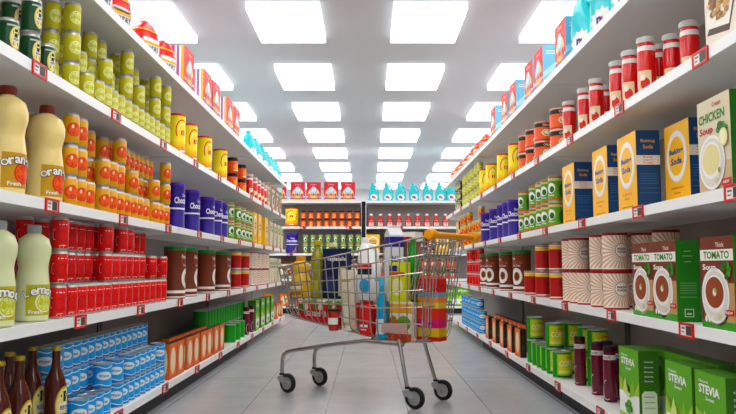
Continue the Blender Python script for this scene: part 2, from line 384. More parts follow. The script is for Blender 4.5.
def loft(b, secs, m, seg=28, power=.6):
    """secs [(z, x0, x1, half depth)] -> rounded body"""
    i0 = len(b.v)
    for z, x0, x1, d in secs:
        cx, rx = (x0+x1)/2, (x1-x0)/2
        for k in range(seg):
            a = 2*PI*k/seg; c, s_ = math.cos(a), math.sin(a)
            b.v.append((cx+rx*math.copysign(abs(c)**power, c), d*math.copysign(abs(s_)**power, s_), z))
    for j in range(len(secs)-1):
        for k in range(seg):
            k2 = (k+1) % seg; b.face((i0+j*seg+k, i0+j*seg+k2, i0+(j+1)*seg+k2, i0+(j+1)*seg+k), m)
    b.face([i0+k for k in range(seg)][::-1], m); b.face([i0+(len(secs)-1)*seg+k for k in range(seg)], m)
def detergent(k, name, desc, bodyc, capc, style, w=.19, h=.3, d=.05):
    b = MB(); m = mat(bodyc, .3, coat=.2)
    if style == 'teal':
        secs = [(0, -w*.46, w*.46, d*.85), (.008, -w*.5, w*.5, d), (h*.45, -w*.5, w*.5, d), (h*.62, -w*.46, w*.2, d*.95), (h*.8, -w*.36, w*.06, d*.8), (h*.9, -w*.28, -w*.0, d*.55)]
        cx = -w*.14; hp = [(w*.16, 0, h*.62), (w*.28, 0, h*.66), (w*.46, 0, h*.55), (w*.47, 0, h*.44)]
        hp = [(-w*.02, 0, h*.84), (w*.16, 0, h*.82), (w*.34, 0, h*.68), (w*.45, 0, h*.5), (w*.46, 0, h*.4)]
    else:
        secs = [(0, -w*.46, w*.46, d*.85), (.008, -w*.5, w*.5, d), (h*.52, -w*.5, w*.5, d), (h*.66, -w*.42, w*.42, d*.95), (h*.8, -w*.24, w*.24, d*.8), (h*.88, -w*.13, w*.13, d*.5)]
        cx = 0; hp = None
    loft(b, secs, m); parts = [('bottle', b.mesh('detergent_body'), None)]
    l = MB(); mp = lambda u, v, L=1: (u, -d-.0006*L, v)
    fl = w*.36
    if style == 'teal':
        P = []
        for q in range(22):
            a = 2*PI*q/22; rr = 1 if q % 2 else .78
            P.append((fl*1.02*rr*math.cos(a), .42*h*.5+h*.2*rr*math.sin(a)))
        for q in range(22): l.d_poly(mp, [(0, h*.21), P[q], P[(q+1) % 22]], WHITE, 1)
        l.d_text(mp, 'n', -.016, h*.22, .042, mat('#3b2a8c'), 2, bold=.06); l.d_text(mp, 'b', .016, h*.2, .046, mat('#d81f3c'), 3, bold=.05)
    else:
        l.d_rect(mp, -fl, fl, .02, h*.46, WHITE, 1); l.d_ell(mp, 0, h*.46, fl, h*.05, WHITE, 1)
        l.d_text(mp, 'LAUNDRY', 0, h*.28, .035, mat('#26447e'), 2, w=fl*1.8, bold=.03); l.d_rect(mp, -fl, fl, h*.36, h*.42, mat('#f0b52a'), 2)
        l.d_rect(mp, -fl, fl, h*.14, h*.19, mat('#e2501e'), 2); l.d_rect(mp, -fl, fl, .02, h*.12, mat('#4f9fd4'), 2)
        # yellow band following the shoulder
        i0 = len(l.v)
        for q in range(29):
            a = 2*PI*q/28; c, s_ = math.cos(a), math.sin(a)
            for zz, f in ((h*.645, .445), (h*.675, .41)):
                l.v.append((w*f*math.copysign(abs(c)**.6, c)*1.02, d*1.0*math.copysign(abs(s_)**.6, s_), zz))
        for q in range(28): l.face((i0+2*q, i0+2*q+2, i0+2*q+3, i0+2*q+1), mat('#f2c53a'))
    parts.append(('label', l.mesh('detergent_label'), 'white printed label'))
    c = MB(); z0 = secs[-1][0]
    c.lathe([(w*.13, z0-.004), (w*.14, z0), (w*.135, h-.004), (w*.12, h), (0, h)], mat(capc, .35), 18, (cx, 0))
    parts.append(('cap', c.mesh('detergent_cap'), None if style == 'teal' else 'white cap'))
    if hp:
        t = MB(); t.tube(hp, .014, m, 8); parts.append(('handle', t.mesh('detergent_handle'), None))
    kind(k, name, 'bottle', desc, parts, w, 2*d, h)
detergent('teal_bottle', 'detergent_bottle', 'turquoise detergent bottle', '#27c6cf', '#35b9c6', 'teal')
detergent('big_teal', 'detergent_bottle', 'turquoise detergent bottle', '#27c6cf', '#35b9c6', 'teal', w=.22, h=.37, d=.055)
detergent('laundry_bottle', 'laundry_bottle', 'red laundry bottle', '#e3121c', '#f0efec', 'red', w=.19, h=.265, d=.06)
detergent('small_laundry', 'laundry_bottle', 'red laundry bottle', '#e3121c', '#f0efec', 'red', w=.18, h=.22)

# --- cartons (one printed mesh each)
def carton(k, name, cat, desc, w, d, h, art, base, **sides):
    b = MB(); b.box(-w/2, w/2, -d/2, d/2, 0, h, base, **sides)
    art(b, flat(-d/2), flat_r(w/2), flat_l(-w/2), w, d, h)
    kind(k, name, cat, desc, [(None, b.mesh(name, smooth=False), None)], w, d, h)
def plate(b, f, cu, cv, r, rim, soup, bits):
    b.d_ell(f, cu+.004, cv-.006, r*1.04, r*1.04, mat('#b9a58c'), 1, 20); b.d_ell(f, cu, cv, r, r, rim, 2, 20); b.d_ell(f, cu, cv, r*.9, r*.9, mat('#dcd8cf'), 3, 20)
    b.d_ell(f, cu-.002, cv+.006, r*.75, r*.68, rim, 4, 20); b.d_ell(f, cu-.002, cv+.01, r*.66, r*.56, soup, 5, 20)
    for q, (u, v, s_) in enumerate(bits): b.d_ell(f, cu+u*r, cv+v*r, s_*r, s_*r, mat(('#e9e4cc', '#7d9a3c', '#d9c79a')[q % 3]), 6, 8)
def leaves(b, f, cu, cv, r, L=6):
    for q, (a, s_) in enumerate(((.3, 1), (1.1, .9), (1.9, 1.1), (2.7, .9), (-.5, .8), (-1.4, .8))):
        b.d_ell(f, cu+r*.55*math.cos(a), cv+r*.55*math.sin(a), r*.4*s_, r*.3*s_, mat(('#2f7a22', '#3f9428', '#246018')[q % 3]), L+q % 3, 8)
def art(b, f, fr, fl, w, d, h):
    g = mat('#2f7f22'); W = mat('#f2ede2')
    b.d_rect(f, -w/2, w/2, 0, h*.09, mat('#3c8f26'), 1); b.d_rect(f, -w/2, w/2, h*.74, h*.86, W, 1)
    b.d_rect(f, w*.2, w/2, h*.09, h*.5, mat('#c49468'), 1)
    b.d_text(f, 'Thick', w*.12, h*.91, h*.05, mat('#f3d9c8'), 2, w=w*.26); b.d_text(f, 'TOMATO', 0, h*.8, h*.085, g, 2, w=w*.78, bold=.03)
    b.d_text(f, 'Soup', -w*.22, h*.66, h*.085, W, 2, w=w*.42, bold=.03)
    leaves(b, f, w*.3, h*.63, w*.17); plate(b, f, -w*.06, h*.36, w*.42, mat('#f0eee8'), mat('#8f4426'), ((.0, .12, .14), (.08, .2, .1), (.3, -.75, .12), (.5, -.6, .1)))
    b.d_rect(f, w*.22, w*.48, h*.16, h*.22, mat('#c3221c'), 3); b.d_text(f, 'NEW', w*.35, h*.19, h*.03, W, 4, w=w*.18)
    for u in (-.36, -.26, -.16): b.d_ell(f, u*w, h*.1, w*.04, w*.05, W, 3, 8)
    for v, ww in ((.86, .3), (.8, .42), (.73, .3)): b.d_rect(fr, -d*ww/2, d*ww/2, h*v, h*v+.003, mat('#9cc08a'), 1)
    for v in (.47, .44, .41, .38, .35, .3): b.d_rect(fr, -d*.36, d*.36, h*v, h*v+.002, mat('#8ab67c'), 1)
    b.d_rect(fr, -d*.2, d*.2, h*.06, h*.16, mat('#cfe0c4'), 1); b.d_rect(fr, -d*.16, d*.16, h*.07, h*.15, mat('#2a7a22'), 2); b.d_rect(fr, -d*.1, d*.1, h*.09, h*.11, mat('#cfe0c4'), 3)
carton('tomato_box', 'tomato_soup_box', 'box', 'tomato soup box', .215, .087, .3, art, mat('#6f2f1b', .5), right=mat('#2a7a22', .5), top=mat('#6f2c17'), left=mat('#cdb394', .5))
def art(b, f, fr, fl, w, d, h):
    g = mat('#2f7f22'); W = mat('#f2ede2')
    b.d_rect(f, -w/2, w/2, 0, h*.3, mat('#c9ad84'), 1)
    b.d_text(f, 'Cream', w*.12, h*.92, h*.05, mat('#a82218'), 2, w=w*.26); b.d_text(f, 'CHICKEN', -w*.05, h*.8, h*.1, g, 2, w=w*.8, bold=.03)
    b.d_text(f, 'Soup', -w*.22, h*.66, h*.1, mat('#b3261a'), 2, w=w*.42, bold=.03)
    leaves(b, f, w*.27, h*.6, w*.19); b.d_ell(f, w*.33, h*.54, w*.13, w*.13, mat('#e6dc9a'), 10, 14); b.d_ell(f, w*.33, h*.54, w*.1, w*.1, mat('#f2ecc0'), 11, 14)
    plate(b, f, -w*.08, h*.32, w*.4, mat('#f0eee8'), mat('#e3d79a'), ((.5, -.55, .1), (.6, -.35, .1), (.35, -.7, .1)))
    b.d_rect(f, w*.2, w*.48, h*.05, h*.12, mat('#c3221c'), 3); b.d_text(f, 'NEW', w*.34, h*.085, h*.03, W, 4, w=w*.18)
carton('chicken_box', 'chicken_soup_box', 'box', 'chicken soup box', .225, .087, .315, art, mat('#d9cdb0', .5), right=mat('#2a6a22', .5), top=mat('#c9bd9e'))
def art(b, f, fr, fl, w, d, h):
    W = mat('#f4efe4'); n = mat('#1e4a86'); r = mat('#c8301e')
    b.d_ell(f, 0, h*.6, w*.42, w*.45, mat('#d8d2c4'), 1, 24); b.d_ell(f, 0, h*.6, w*.4, w*.43, W, 2, 24); b.d_ell(f, 0, h*.6, w*.31, w*.335, mat('#f9be14'), 3, 24)
    b.d_text(f, 'Baking', 0, h*.65, h*.085, n, 4, w=w*.56, bold=.04); b.d_text(f, 'Soda', 0, h*.54, h*.085, n, 4, w=w*.44, bold=.04)
    b.d_text(f, 'Double Action', 0, h*.22, h*.028, r, 2, w=w*.5); b.d_text(f, 'Pure', 0, h*.16, h*.028, r, 2, w=w*.24); b.d_rect(f, -w*.3, w*.3, h*.05, h*.06, mat('#7a5a10'), 2)
    y = mat('#d9a51c')
    b.d_text(fr, 'Baking', 0, h*.86, h*.05, y, 2, w=d*.6); b.d_text(fr, 'Soda', 0, h*.79, h*.05, y, 2, w=d*.42)
    b.d_rect(fr, -d/2, d/2, h*.56, h*.68, mat('#e6dfd4'), 1)
    for v, t in ((.655, 'Easy'), (.62, 'Open'), (.585, 'Package')): b.d_text(fr, t, 0, h*v, h*.025, r, 2, w=d*.42)
    for v in (.44, .41, .38, .35, .32, .26, .2): b.d_rect(fr, -d*.38, d*.38, h*v, h*v+.003, mat('#3d6596'), 1)
carton('soda_box', 'baking_soda_box', 'box', 'yellow baking soda box', .235, .1, .335, art, mat('#f9be14', .5), right=mat('#1d406e', .5), back=mat('#1d406e'))
def art(b, f, fr, fl, w, d, h):
    W = mat('#f1f2ea'); lg = mat('#a5cc4a')
    b.d_poly(f, [(-w/2, h*.38), (-w/2, h*.6), (-w*.1, h*.3), (w*.1, h*.3), (w/2, h*.6), (w/2, h*.38)][::1], lg, 1)
    b.d_rect(f, -w/2, w/2, h*.06, h*.4, W, 2); b.d_poly(f, [(-w*.32, h*.4), (-w*.18, h*.6), (0, h*.34)], mat('#cfe38a'), 3); b.d_poly(f, [(w*.32, h*.4), (w*.2, h*.6), (0, h*.34)], mat('#86ba2e'), 3)
    b.d_poly(f, [(-w*.5, h*.06), (-w*.5, h*.12), (w*.5, h*.09), (w*.5, h*.06)], lg, 3)
    b.d_text(f, 'Natural', -w*.2, h*.9, h*.035, W, 2, w=w*.3); b.d_text(f, 'STEVIA', -w*.02, h*.82, h*.095, W, 2, w=w*.68, bold=.04); b.d_text(f, 'Sweet', w*.0, h*.73, h*.04, W, 2, w=w*.28)
    for q, (u, v, a, c) in enumerate(((-.1, .22, .8, '#3c7a24'), (.02, .27, 1.6, '#4f9a2c'), (.08, .2, .2, '#2f661c'), (-.02, .17, -.4, '#5aa634'))):
        b.d_ell(f, u*w, v*h, w*.12, h*.045, mat(c), 4+q, 10)
    b.d_ell(f, w*.2, h*.14, w*.12, h*.02, mat('#d9dcd4'), 3)
    for v in (.86, .79, .73, .67, .61): b.d_text(fr, 'Stevia', 0, h*v, h*.022, W, 2, w=d*.45)
    P = [(-.38, .1), (.38, .1), (.38, .44), (.25, .48), (-.25, .48), (-.38, .44)]
    b.d_poly(fr, [(a*d, c*h) for a, c in P], mat('#dfe5d2'), 2)
    for v in (.4, .33, .26, .17): b.d_rect(fr, -d*.26, d*.26, h*v, h*v+.004, mat('#8fb060'), 3)
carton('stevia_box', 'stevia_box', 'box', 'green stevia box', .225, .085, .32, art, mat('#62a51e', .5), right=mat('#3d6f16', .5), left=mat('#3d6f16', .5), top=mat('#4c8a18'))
def art(b, f, fr, fl, w, d, h):
    c = mat('#f1dcb8'); o = mat('#c24a10')
    b.d_ell(f, 0, h*.5, w*.33, h*.38, mat('#f7c98a'), 1, 14); b.d_ell(f, 0, h*.52, w*.25, h*.33, c, 2, 14)
    b.d_rect(f, -w*.5, -w*.42, 0, h, o, 1); b.d_rect(f, w*.42, w*.5, 0, h, o, 1); b.d_rect(f, -w/2, w/2, 0, h*.05, o, 1)
    b.d_ell(fl, 0, h*.5, d*.33, h*.36, c, 1, 14)
    b.d_rect(fr, -d*.3, d*.3, h*.1, h*.8, mat('#2c2a20'), 1); b.d_rect(fr, -d*.25, d*.25, h*.3, h*.4, mat('#2a4a30'), 2)
carton('orange_box', 'orange_carton', 'box', 'slim orange carton', .18, .045, .21, art, mat('#e0701c', .5), right=mat('#1e1e1a', .5), top=mat('#232018', .5))
def soap_art(b, f, fr, fl, w, d, h):
    W = mat('#f5f0ee'); pk = mat('#e0568c')
    b.d_rect(f, -w/2, w/2, 0, h*.1, mat('#f5d3a0'), 1); b.d_rect(f, -w/2, w/2, h*.1, h*.22, pk, 1); b.d_rect(f, -w/2, w/2, h*.2, h*.25, W, 2); b.d_rect(f, -w/2, w/2, h*.12, h*.15, mat('#8a56b0'), 2)
    for q, (c, v) in enumerate((('#f0a890', .3), ('#f5cf7a', .4), ('#f3e2a2', .5), ('#a9c8d2', .6), ('#cfe4ea', .68))):
        b.d_ell(f, 0, h*(.36+.06*q), w*(.42-.06*q), h*(.3-.035*q), mat(c), 2+q, 16)
    for q in range(5): b.d_ell(f, w*(-.3+.15*q), h*.33, w*.07, h*.07, mat(('#e0455a', '#f2867a')[q % 2]), 8, 10)
    b.d_text(f, 'Clean', 0, h*.88, h*.07, mat('#f6c9c0'), 2, w=w*.4)
    for u, c in ((-.38, '#f5b8c6'), (-.22, '#e2308a'), (-.06, '#f6efe8'), (.08, '#8a7ab0'), (.22, '#f6efe8'), (.36, '#f0c23a')): b.d_rect(fl, u*d-d*.06, u*d+d*.06, 0, h, mat(c), 1)
    for v in (.84, .78): b.d_rect(fr, -d*.3, d*.3, h*v, h*v+.006, W, 1)
    b.d_poly(fr, [(-d*.5, h*.2), (-d*.5, h*.34), (d*.5, h*.66), (d*.5, h*.5)], mat('#b4dcee'), 1); b.d_rect(fr, -d*.1, d*.44, h*.08, h*.11, mat('#c86a98'), 2)
carton('soap_box', 'washing_powder_box', 'box', 'red washing powder box', .24, .11, .275, soap_art, mat('#e2382c', .5), right=mat('#7cc2e2', .5), left=mat('#e8768a'))
carton('big_soap', 'washing_powder_box', 'box', 'rosy washing powder box', .255, .1, .335, soap_art, mat('#d93848', .5), right=mat('#7cc2e2', .5), left=mat('#e8768a'))
def art(b, f, fr, fl, w, d, h):
    t = mat('#e8dfd0')
    b.d_rect(f, -w/2, w/2, 0, h*.75, t, 1)
    b.d_poly(f, [(-w*.5, h*.75), (w*.5, h*.75), (w*.5, h*.83), (w*.1, h*.78), (-w*.2, h*.82)], mat('#b8a88e'), 2)
    b.d_poly(f, [(-w*.45, h*.18), (w*.25, h*.1), (w*.5, h*.5), (w*.5, h*.62), (-w*.3, h*.3)], mat('#4a3426'), 2); b.d_poly(f, [(-w*.45, h*.25), (w*.25, h*.17), (w*.5, h*.6), (w*.3, h*.7), (-w*.4, h*.42)], mat('#f2ecdf'), 3)
    R = random.Random(3)
    for q in range(46):
        a = R.uniform(0, 6.28); rr = R.uniform(0, 1)**.5
        b.d_ell(f, w*.0+rr*w*.33*math.cos(a), h*.5+rr*h*.2*math.sin(a), w*.07, h*.03, mat(R.choice(['#c79a5c', '#a87840', '#dcb880', '#8a5c2e'])), 4+q % 5, 8)
    b.d_text(f, 'Granola', 0, h*.9, h*.09, mat('#efe2cc'), 2, w=w*.7)
carton('granola_box', 'granola_box', 'box', 'brown granola box', .205, .09, .3, art, mat('#6a2c22', .5), right=mat('#4a2018'))

# ------------------------------------------------------------------ placing
CNT = {}
def new_obj(name, data):
    o = bpy.data.objects.new(name, data); COL.objects.link(o); return o
PLACED = []
def put(k, x, y, z, yaw, where, row, col, tier, tiers=1, scale=(1, 1, 1), label=None, group=None):
    K = KIND[k]
    if K['parts'][0][0] is None:
        root = new_obj(K['name'], K['parts'][0][1])
    else:
        root = new_obj(K['name'], None); root.empty_display_size = .05
        for pn, me, lb in K['parts']:
            c = new_obj(pn, me); c.parent = root
            if lb: c['label'] = lb
    root.location = (x, y, z); root.rotation_euler = (0, 0, yaw); root.scale = scale
    root['category'] = K['cat']
    PLACED.append(dict(o=root, k=k, where=where, row=row, col=col, tier=tier, label=label, group=group))
    return root

XL, XR, DEP = -1.17, 1.114, .46
LZ = [1.9676, 1.513, 1.0439, .6001, .1287]          # shelf tops, topmost first
LNAME = ['top', 'second', 'middle', 'fourth', 'bottom']
CUR = {}
def run(side, lvl, items, row='front', inset=.02, yaw0=None, jit=4):
    """one row of products along an aisle shelf, near to far. items: (kind, px, tiers[, yaw degrees])"""
    s_ = -1 if side == 'left' else 1; edge = XL if s_ < 0 else XR
    cursor = CUR.get((side, lvl, row), -9)
    for col, it in enumerate(items):
        k, px, n = it[:3]; K = KIND[k]
        opt = it[3] if len(it) > 3 else None
        yaw = opt if opt is not None else YAW.get((k, side), YAW.get(k, 60 if s_ < 0 else -60))
        isbox = K['parts'][0][0] is None or K['cat'] == 'bottle' and 'detergent' in K['name'] + K['parts'][0][1].name
        if isbox: yaw = 90 if s_ < 0 else -90
        if isbox and K['cat'] == 'bottle': yaw *= .72
        X = edge + s_*(inset+K['dep']/2+(.04 if isbox and K['cat'] == 'bottle' else 0))
        y = y_at(px, edge+s_*inset if K['parts'][0][0] is None else X, LZ[lvl]+K['h']*.5)
        if y+K['len']/2 > 10.1: continue
        y = max(y, cursor+K['len']/2+.002); cursor = y+K['len']/2
        for t in range(n):
            j = 0 if isbox else random.uniform(-jit, jit)
            dx = 0 if t == 0 else random.uniform(-.002, .002)
            put(k, X+dx, y, LZ[lvl]+.0005+t*(K['h']+.0004), math.radians(yaw+j + (random.uniform(-1.2, 1.2) if isbox else 0)), (side, lvl), row, col, t, n)
    CUR[(side, lvl, row)] = cursor
def fill(k, px0, px1, n, side, step=None):
    """list of items of kind k packed closely between two picture columns"""
    return (k, px0, px1, n)
def packed(side, lvl, k, px0, px1, n, inset, gap=.004, skip=()):
    s_ = -1 if side == 'left' else 1; edge = XL if s_ < 0 else XR; K = KIND[k]
    X = edge+s_*(inset+K['dep']/2); z = LZ[lvl]+K['h']/2
    y0, y1 = y_at(px0, X, z), y_at(px1, X, z); out = []; y = y0; i = 0
    while y <= y1+1e-4:
        zc = y*CT+(z-CAMH)*ST; nn = n[i % len(n)] if isinstance(n, (list, tuple)) else n
        if i not in skip: out.append((k, 368+FPX*X/zc, nn))
        y += K['len']+gap; i += 1
    return out
YAW = {'lemon_can': 55, 'orange_can': 48, 'cola_can': 45, 'beer_can': 72, 'water_can': 30, ('lemon_can', 'right'): -20, ('orange_can', 'right'): -15, ('cola_can', 'right'): -25, ('water_can', 'right'): -15, ('beer_can', 'right'): -40,
       'orange_bottle': 78, 'lemon_bottle': 66, 'beer_bottle': 78, 'grape_bottle': -50, ('grape_bottle', 'left'): 60, 'sauce_bottle': -38, ('sauce_bottle', 'left'): 50,
       'corn_can': 12, ('corn_can', 'left'): 200, 'powder_tin': 12, ('powder_tin', 'left'): 140, 'cocoa_canister': -48, ('cocoa_canister', 'left'): 95,
       'purple_canister': -12, ('purple_canister', 'left'): 72, 'yellow_canister': 5, ('yellow_canister', 'left'): 62, 'pea_can': -55, ('pea_can', 'left'): 45, 'red_tin': 0, 'cream_can': 8}

# ---- left, top shelf
run('left', 0, [('laundry_bottle', 92, 1), ('laundry_bottle', 113, 1), ('laundry_bottle', 143, 1), ('laundry_bottle', 161, 1), ('soap_box', 189.5, 1), ('soap_box', 208, 1), ('soap_box', 216.5, 1), ('soap_box', 230, 1), ('soap_box', 237, 1)]
    + [('teal_bottle', p, 1) for p in (249.5, 256, 262, 267.5, 272, 276, 279.5)])
# ---- left, second shelf
run('left', 1, [('beer_can', 8, 1), ('beer_can', 30, 2), ('beer_can', 45, 1), ('lemon_can', 70.7, 3), ('lemon_can', 86, 1), ('lemon_can', 97, 1), ('lemon_can', 104.5, 2), ('lemon_can', 111, 1), ('lemon_can', 118, 1), ('lemon_can', 125.5, 3), ('lemon_can', 132, 1), ('lemon_can', 138, 2),
    ('lemon_can', 143.5, 1), ('lemon_can', 148.5, 1), ('lemon_can', 154, 3), ('lemon_can', 159, 1), ('lemon_can', 164.5, 3)]
    + [('yellow_canister', p, 1) for p in (176, 188.5, 204, 220)] + [('orange_jar', 232, 2), ('orange_jar', 241, 2)] + [('sauce_bottle', p, 1) for p in (249.5, 254, 257.7, 261, 264)] + [('tomato_box', p, 1) for p in (268.6, 273.3, 277.3, 280.4)])
run('left', 1, [('beer_can', 10.5, 2), ('beer_can', 22, 2), ('lemon_can', 50, 3), ('lemon_can', 58, 3), ('lemon_can', 78, 2), ('lemon_can', 88, 3), ('lemon_can', 98, 3), ('lemon_can', 107, 2), ('lemon_can', 114, 3), ('lemon_can', 120, 3), ('lemon_can', 126, 2), ('lemon_can', 132, 3), ('lemon_can', 138, 2), ('lemon_can', 144, 3), ('lemon_can', 149.5, 3)], row='rear', inset=.02+.075)
# ---- left, middle shelf
run('left', 2, [('orange_bottle', 6, 1), ('orange_bottle', 45.5, 1), ('orange_can', 68.5, 3), ('orange_can', 78, 3), ('orange_can', 87, 1), ('orange_can', 102, 2), ('orange_can', 110, 2), ('orange_can', 117.5, 3), ('orange_can', 124, 1), ('orange_can', 131, 2), ('orange_can', 137, 1), ('orange_can', 143, 1),
    ('orange_can', 153.5, 2), ('orange_can', 158.5, 1), ('orange_can', 164, 3)] + [('purple_canister', p, 1) for p in (175, 191, 206.5, 214.5, 220.5)]
    + [('pea_can', p, 2) for p in (229, 236, 240.5, 244.5, 248)] + [('soda_box', p, 1) for p in (252.5, 260, 266.5)] + [('chicken_box', p, 1) for p in (271.5, 275.3, 278.8, 282)])
run('left', 2, [('orange_can', 27.5, 3)], row='rear', inset=.18)
run('left', 2, [('orange_can', 61, 2), ('orange_can', 86, 3), ('orange_can', 93, 2), ('orange_can', 100, 3), ('orange_can', 106, 3), ('orange_can', 111.5, 3), ('orange_can', 117, 2), ('orange_can', 122.5, 3), ('orange_can', 127.5, 3), ('orange_can', 132, 3), ('orange_can', 137, 3), ('orange_can', 141.5, 3), ('orange_can', 146, 3)], row='rear', inset=.02+.075)
# ---- left, fourth shelf
run('left', 3, [('lemon_bottle', -3, 1), ('lemon_bottle', 33, 1), ('cola_can', 57.5, 3), ('cola_can', 69, 1), ('cola_can', 79, 1), ('cola_can', 88, 1), ('cola_can', 96, 1), ('cola_can', 104, 3), ('cola_can', 112, 2), ('cola_can', 119, 3), ('cola_can', 126, 3), ('cola_can', 132.5, 2), ('cola_can', 138.5, 2), ('cola_can', 144, 1), ('cola_can', 150, 2), ('cola_can', 155.5, 1), ('cola_can', 161, 2)]
    + [('cocoa_canister', p, 1) for p in (174.5, 187, 206, 222)] + [('red_tin', 236, 2), ('red_tin', 244.3, 2)] + [('powder_tin', p, 2) for p in (252, 256.5, 260.5, 264)] + [('chicken_box', p, 1) for p in (268.3, 272.5, 276.3, 279.8)])
run('left', 3, [('cola_can', 22, 3), ('cola_can', 39, 3)], row='rear', inset=.16)
run('left', 3, [('cola_can', 67, 3), ('cola_can', 76, 3), ('cola_can', 84, 3), ('cola_can', 91, 3), ('cola_can', 98, 2), ('cola_can', 127, 3), ('cola_can', 133, 3), ('cola_can', 138, 3), ('cola_can', 143, 2)], row='rear', inset=.02+.075)
# ---- left, bottom shelf
run('left', 4, [('beer_bottle', -3, 1), ('beer_bottle', 18, 1), ('beer_bottle', 55, 1)] + packed('left', 4, 'water_can', 78, 108, [1, 1, 1, 2, 2], .02) )
run('left', 4, packed('left', 4, 'water_can', 114, 160, [2, 1, 2, 2, 2, 2, 2, 1], .02) + [('orange_box', p, 1) for p in (173, 179.5, 190, 195.5, 204, 209, 216.5, 222)] + [('corn_can', p, 1) for p in (229.5, 234.5, 239)] + [('grape_bottle', 246, 1), ('grape_bottle', 251, 1)] + [('stevia_box', p, 1) for p in (257.5, 263, 268, 272.5)] + [('orange_box', 277.5, 1), ('orange_box', 282, 1)])
run('left', 4, [('beer_bottle', 8, 1), ('beer_bottle', 31.5, 1)] + packed('left', 4, 'water_can', 42, 140, 3, .115), row='rear', inset=.115)
run('left', 4, packed('left', 4, 'orange_box', 172, 205, 1, .115), row='rear', inset=.115)
run('left', 4, packed('left', 4, 'corn_can', 200, 240, 2, .14), row='rear', inset=.14)
# ---- right, top shelf
run('right', 0, [('big_teal', 632, 1), ('big_teal', 609, 1), ('big_teal', 588, 1), ('soap_box', 567.5, 1), ('soap_box', 538.5, 1), ('soap_box', 528.5, 1), ('soap_box', 512.5, 1), ('soap_box', 504.5, 1), ('soap_box', 493, 1)] + [('small_laundry', p, 1) for p in (487, 480.5, 474.5, 469, 464, 459.5, 456)])
# ---- right, second shelf
run('right', 1, [('granola_box', 720, 1), ('sauce_bottle', 646.5, 1), ('sauce_bottle', 630.5, 1), ('sauce_bottle', 617.7, 1), ('sauce_bottle', 596.5, 1), ('sauce_bottle', 584.7, 1), ('sauce_bottle', 569.3, 1), ('cream_can', 560.5, 2), ('cream_can', 544, 2), ('cream_can', 535, 2), ('cream_can', 527.5, 2)]
    + [('yellow_canister', p, 1) for p in (516, 504, 492, 485.5)] + [('lemon_can', p, 3) for p in (480.5, 477, 473.5, 470.5, 467.5, 465)] + [('beer_can', 460.5, 3), ('beer_can', 458, 3)])
run('right', 1, [('sauce_bottle', 690, 1), ('sauce_bottle', 672.5, 1), ('sauce_bottle', 659, 1), ('sauce_bottle', 606, 1)], row='rear', inset=.112)
# ---- right, middle shelf
run('right', 2, [('chicken_box', 714, 1), ('soda_box', 627, 1), ('soda_box', 600, 1), ('soda_box', 568.5, 1), ('pea_can', 556, 2), ('pea_can', 548.5, 2), ('pea_can', 543, 2), ('pea_can', 536, 2), ('pea_can', 530.5, 1), ('pea_can', 525, 2)]
    + [('purple_canister', p, 1) for p in (515.5, 509.5, 504, 496, 487)] + [('orange_can', 482, 3), ('orange_can', 478.5, 2), ('orange_can', 475, 2), ('orange_can', 470.5, 3), ('orange_can', 466, 3), ('orange_can', 463, 3), ('soda_box', 457.5, 1)])
run('right', 2, [('soda_box', 677, 1)], row='rear', inset=.125)
# ---- right, fourth shelf
run('right', 3, [('tomato_box', 717, 1), ('tomato_box', 664, 1), ('tomato_box', 642.5, 1), ('powder_tin', 616, 2), ('powder_tin', 602.5, 2), ('powder_tin', 588, 1), ('powder_tin', 580, 2), ('powder_tin', 573, 2), ('red_tin', 557.5, 2), ('red_tin', 542.5, 2), ('red_tin', 531, 1)]
    + [('cocoa_canister', p, 1) for p in (522, 507.5, 493.5, 487)] + [('cola_can', p, 3) for p in (481.5, 478.5)] + [('cola_can', 475.5, 2), ('cola_can', 472.5, 3), ('cola_can', 469.8, 3)])
run('right', 3, [('powder_tin', 668, 2), ('powder_tin', 645, 2), ('powder_tin', 628, 2)], row='rear', inset=.15)
# ---- right, bottom shelf
run('right', 4, [('stevia_box', 711, 1), ('stevia_box', 679, 1), ('stevia_box', 629, 1), ('corn_can', 562, 1), ('corn_can', 555.5, 2), ('corn_can', 550, 1), ('corn_can', 545, 1), ('corn_can', 540.5, 1), ('corn_can', 535.5, 2)]
    + [('orange_box', p, 1) for p in (517.5, 509.5, 501.5, 494, 487)] + packed('right', 4, 'water_can', 483, 465, [2, 2, 3, 3, 3, 3, 3, 3], .02))
run('right', 4, packed('right', 4, 'stevia_box', 705, 645, 1, .115) + [('grape_bottle', 619, 1), ('grape_bottle', 607.5, 1)] + [('corn_can', 598, 2), ('corn_can', 588, 2), ('corn_can', 574, 2), ('corn_can', 566, 2)] + packed('right', 4, 'orange_box', 524, 494, 1, .1), row='rear', inset=.14)
run('right', 4, [('grape_bottle', 610, 1), ('grape_bottle', 597.5, 1), ('grape_bottle', 580, 1)], row='middle', inset=.07)

# ------------------------------------------------------------------ back shelving, across the far end
BY = 12.55
def bx(px, z, Y=BY): return (px-368.0)/FPX*(Y*CT+(z-CAMH)*ST)
def brow(lvl, items, bay, tiers=1, dy=.03, yaw=0):
    for col, it in enumerate(items):
        k, px = it[:2]; sc = it[2] if len(it) > 2 else (1, 1, 1); K = KIND[k]
        for t in range(tiers):
            put(k, bx(px, LZ[lvl]+.1), BY+dy+K['dep']*sc[1]/2, LZ[lvl]+.0005+t*(K['h']*sc[2]+.0004), math.radians(yaw), ('back '+bay, lvl), 'front', col, t, tiers, scale=sc)
brow(0, [('big_soap', p) for p in (279, 297.5, 313.5, 331, 348)], 'left')
brow(0, [('teal_bottle', p, (1, 1, 1.08)) for p in (374, 388, 401, 414.5, 428, 441, 452)], 'right')
brow(1, [('yellow_canister', 291, (1.9, 1.6, 1.2))], 'left'); brow(1, [('orange_jar', 303+7.75*i) for i in range(8)], 'left', 2)
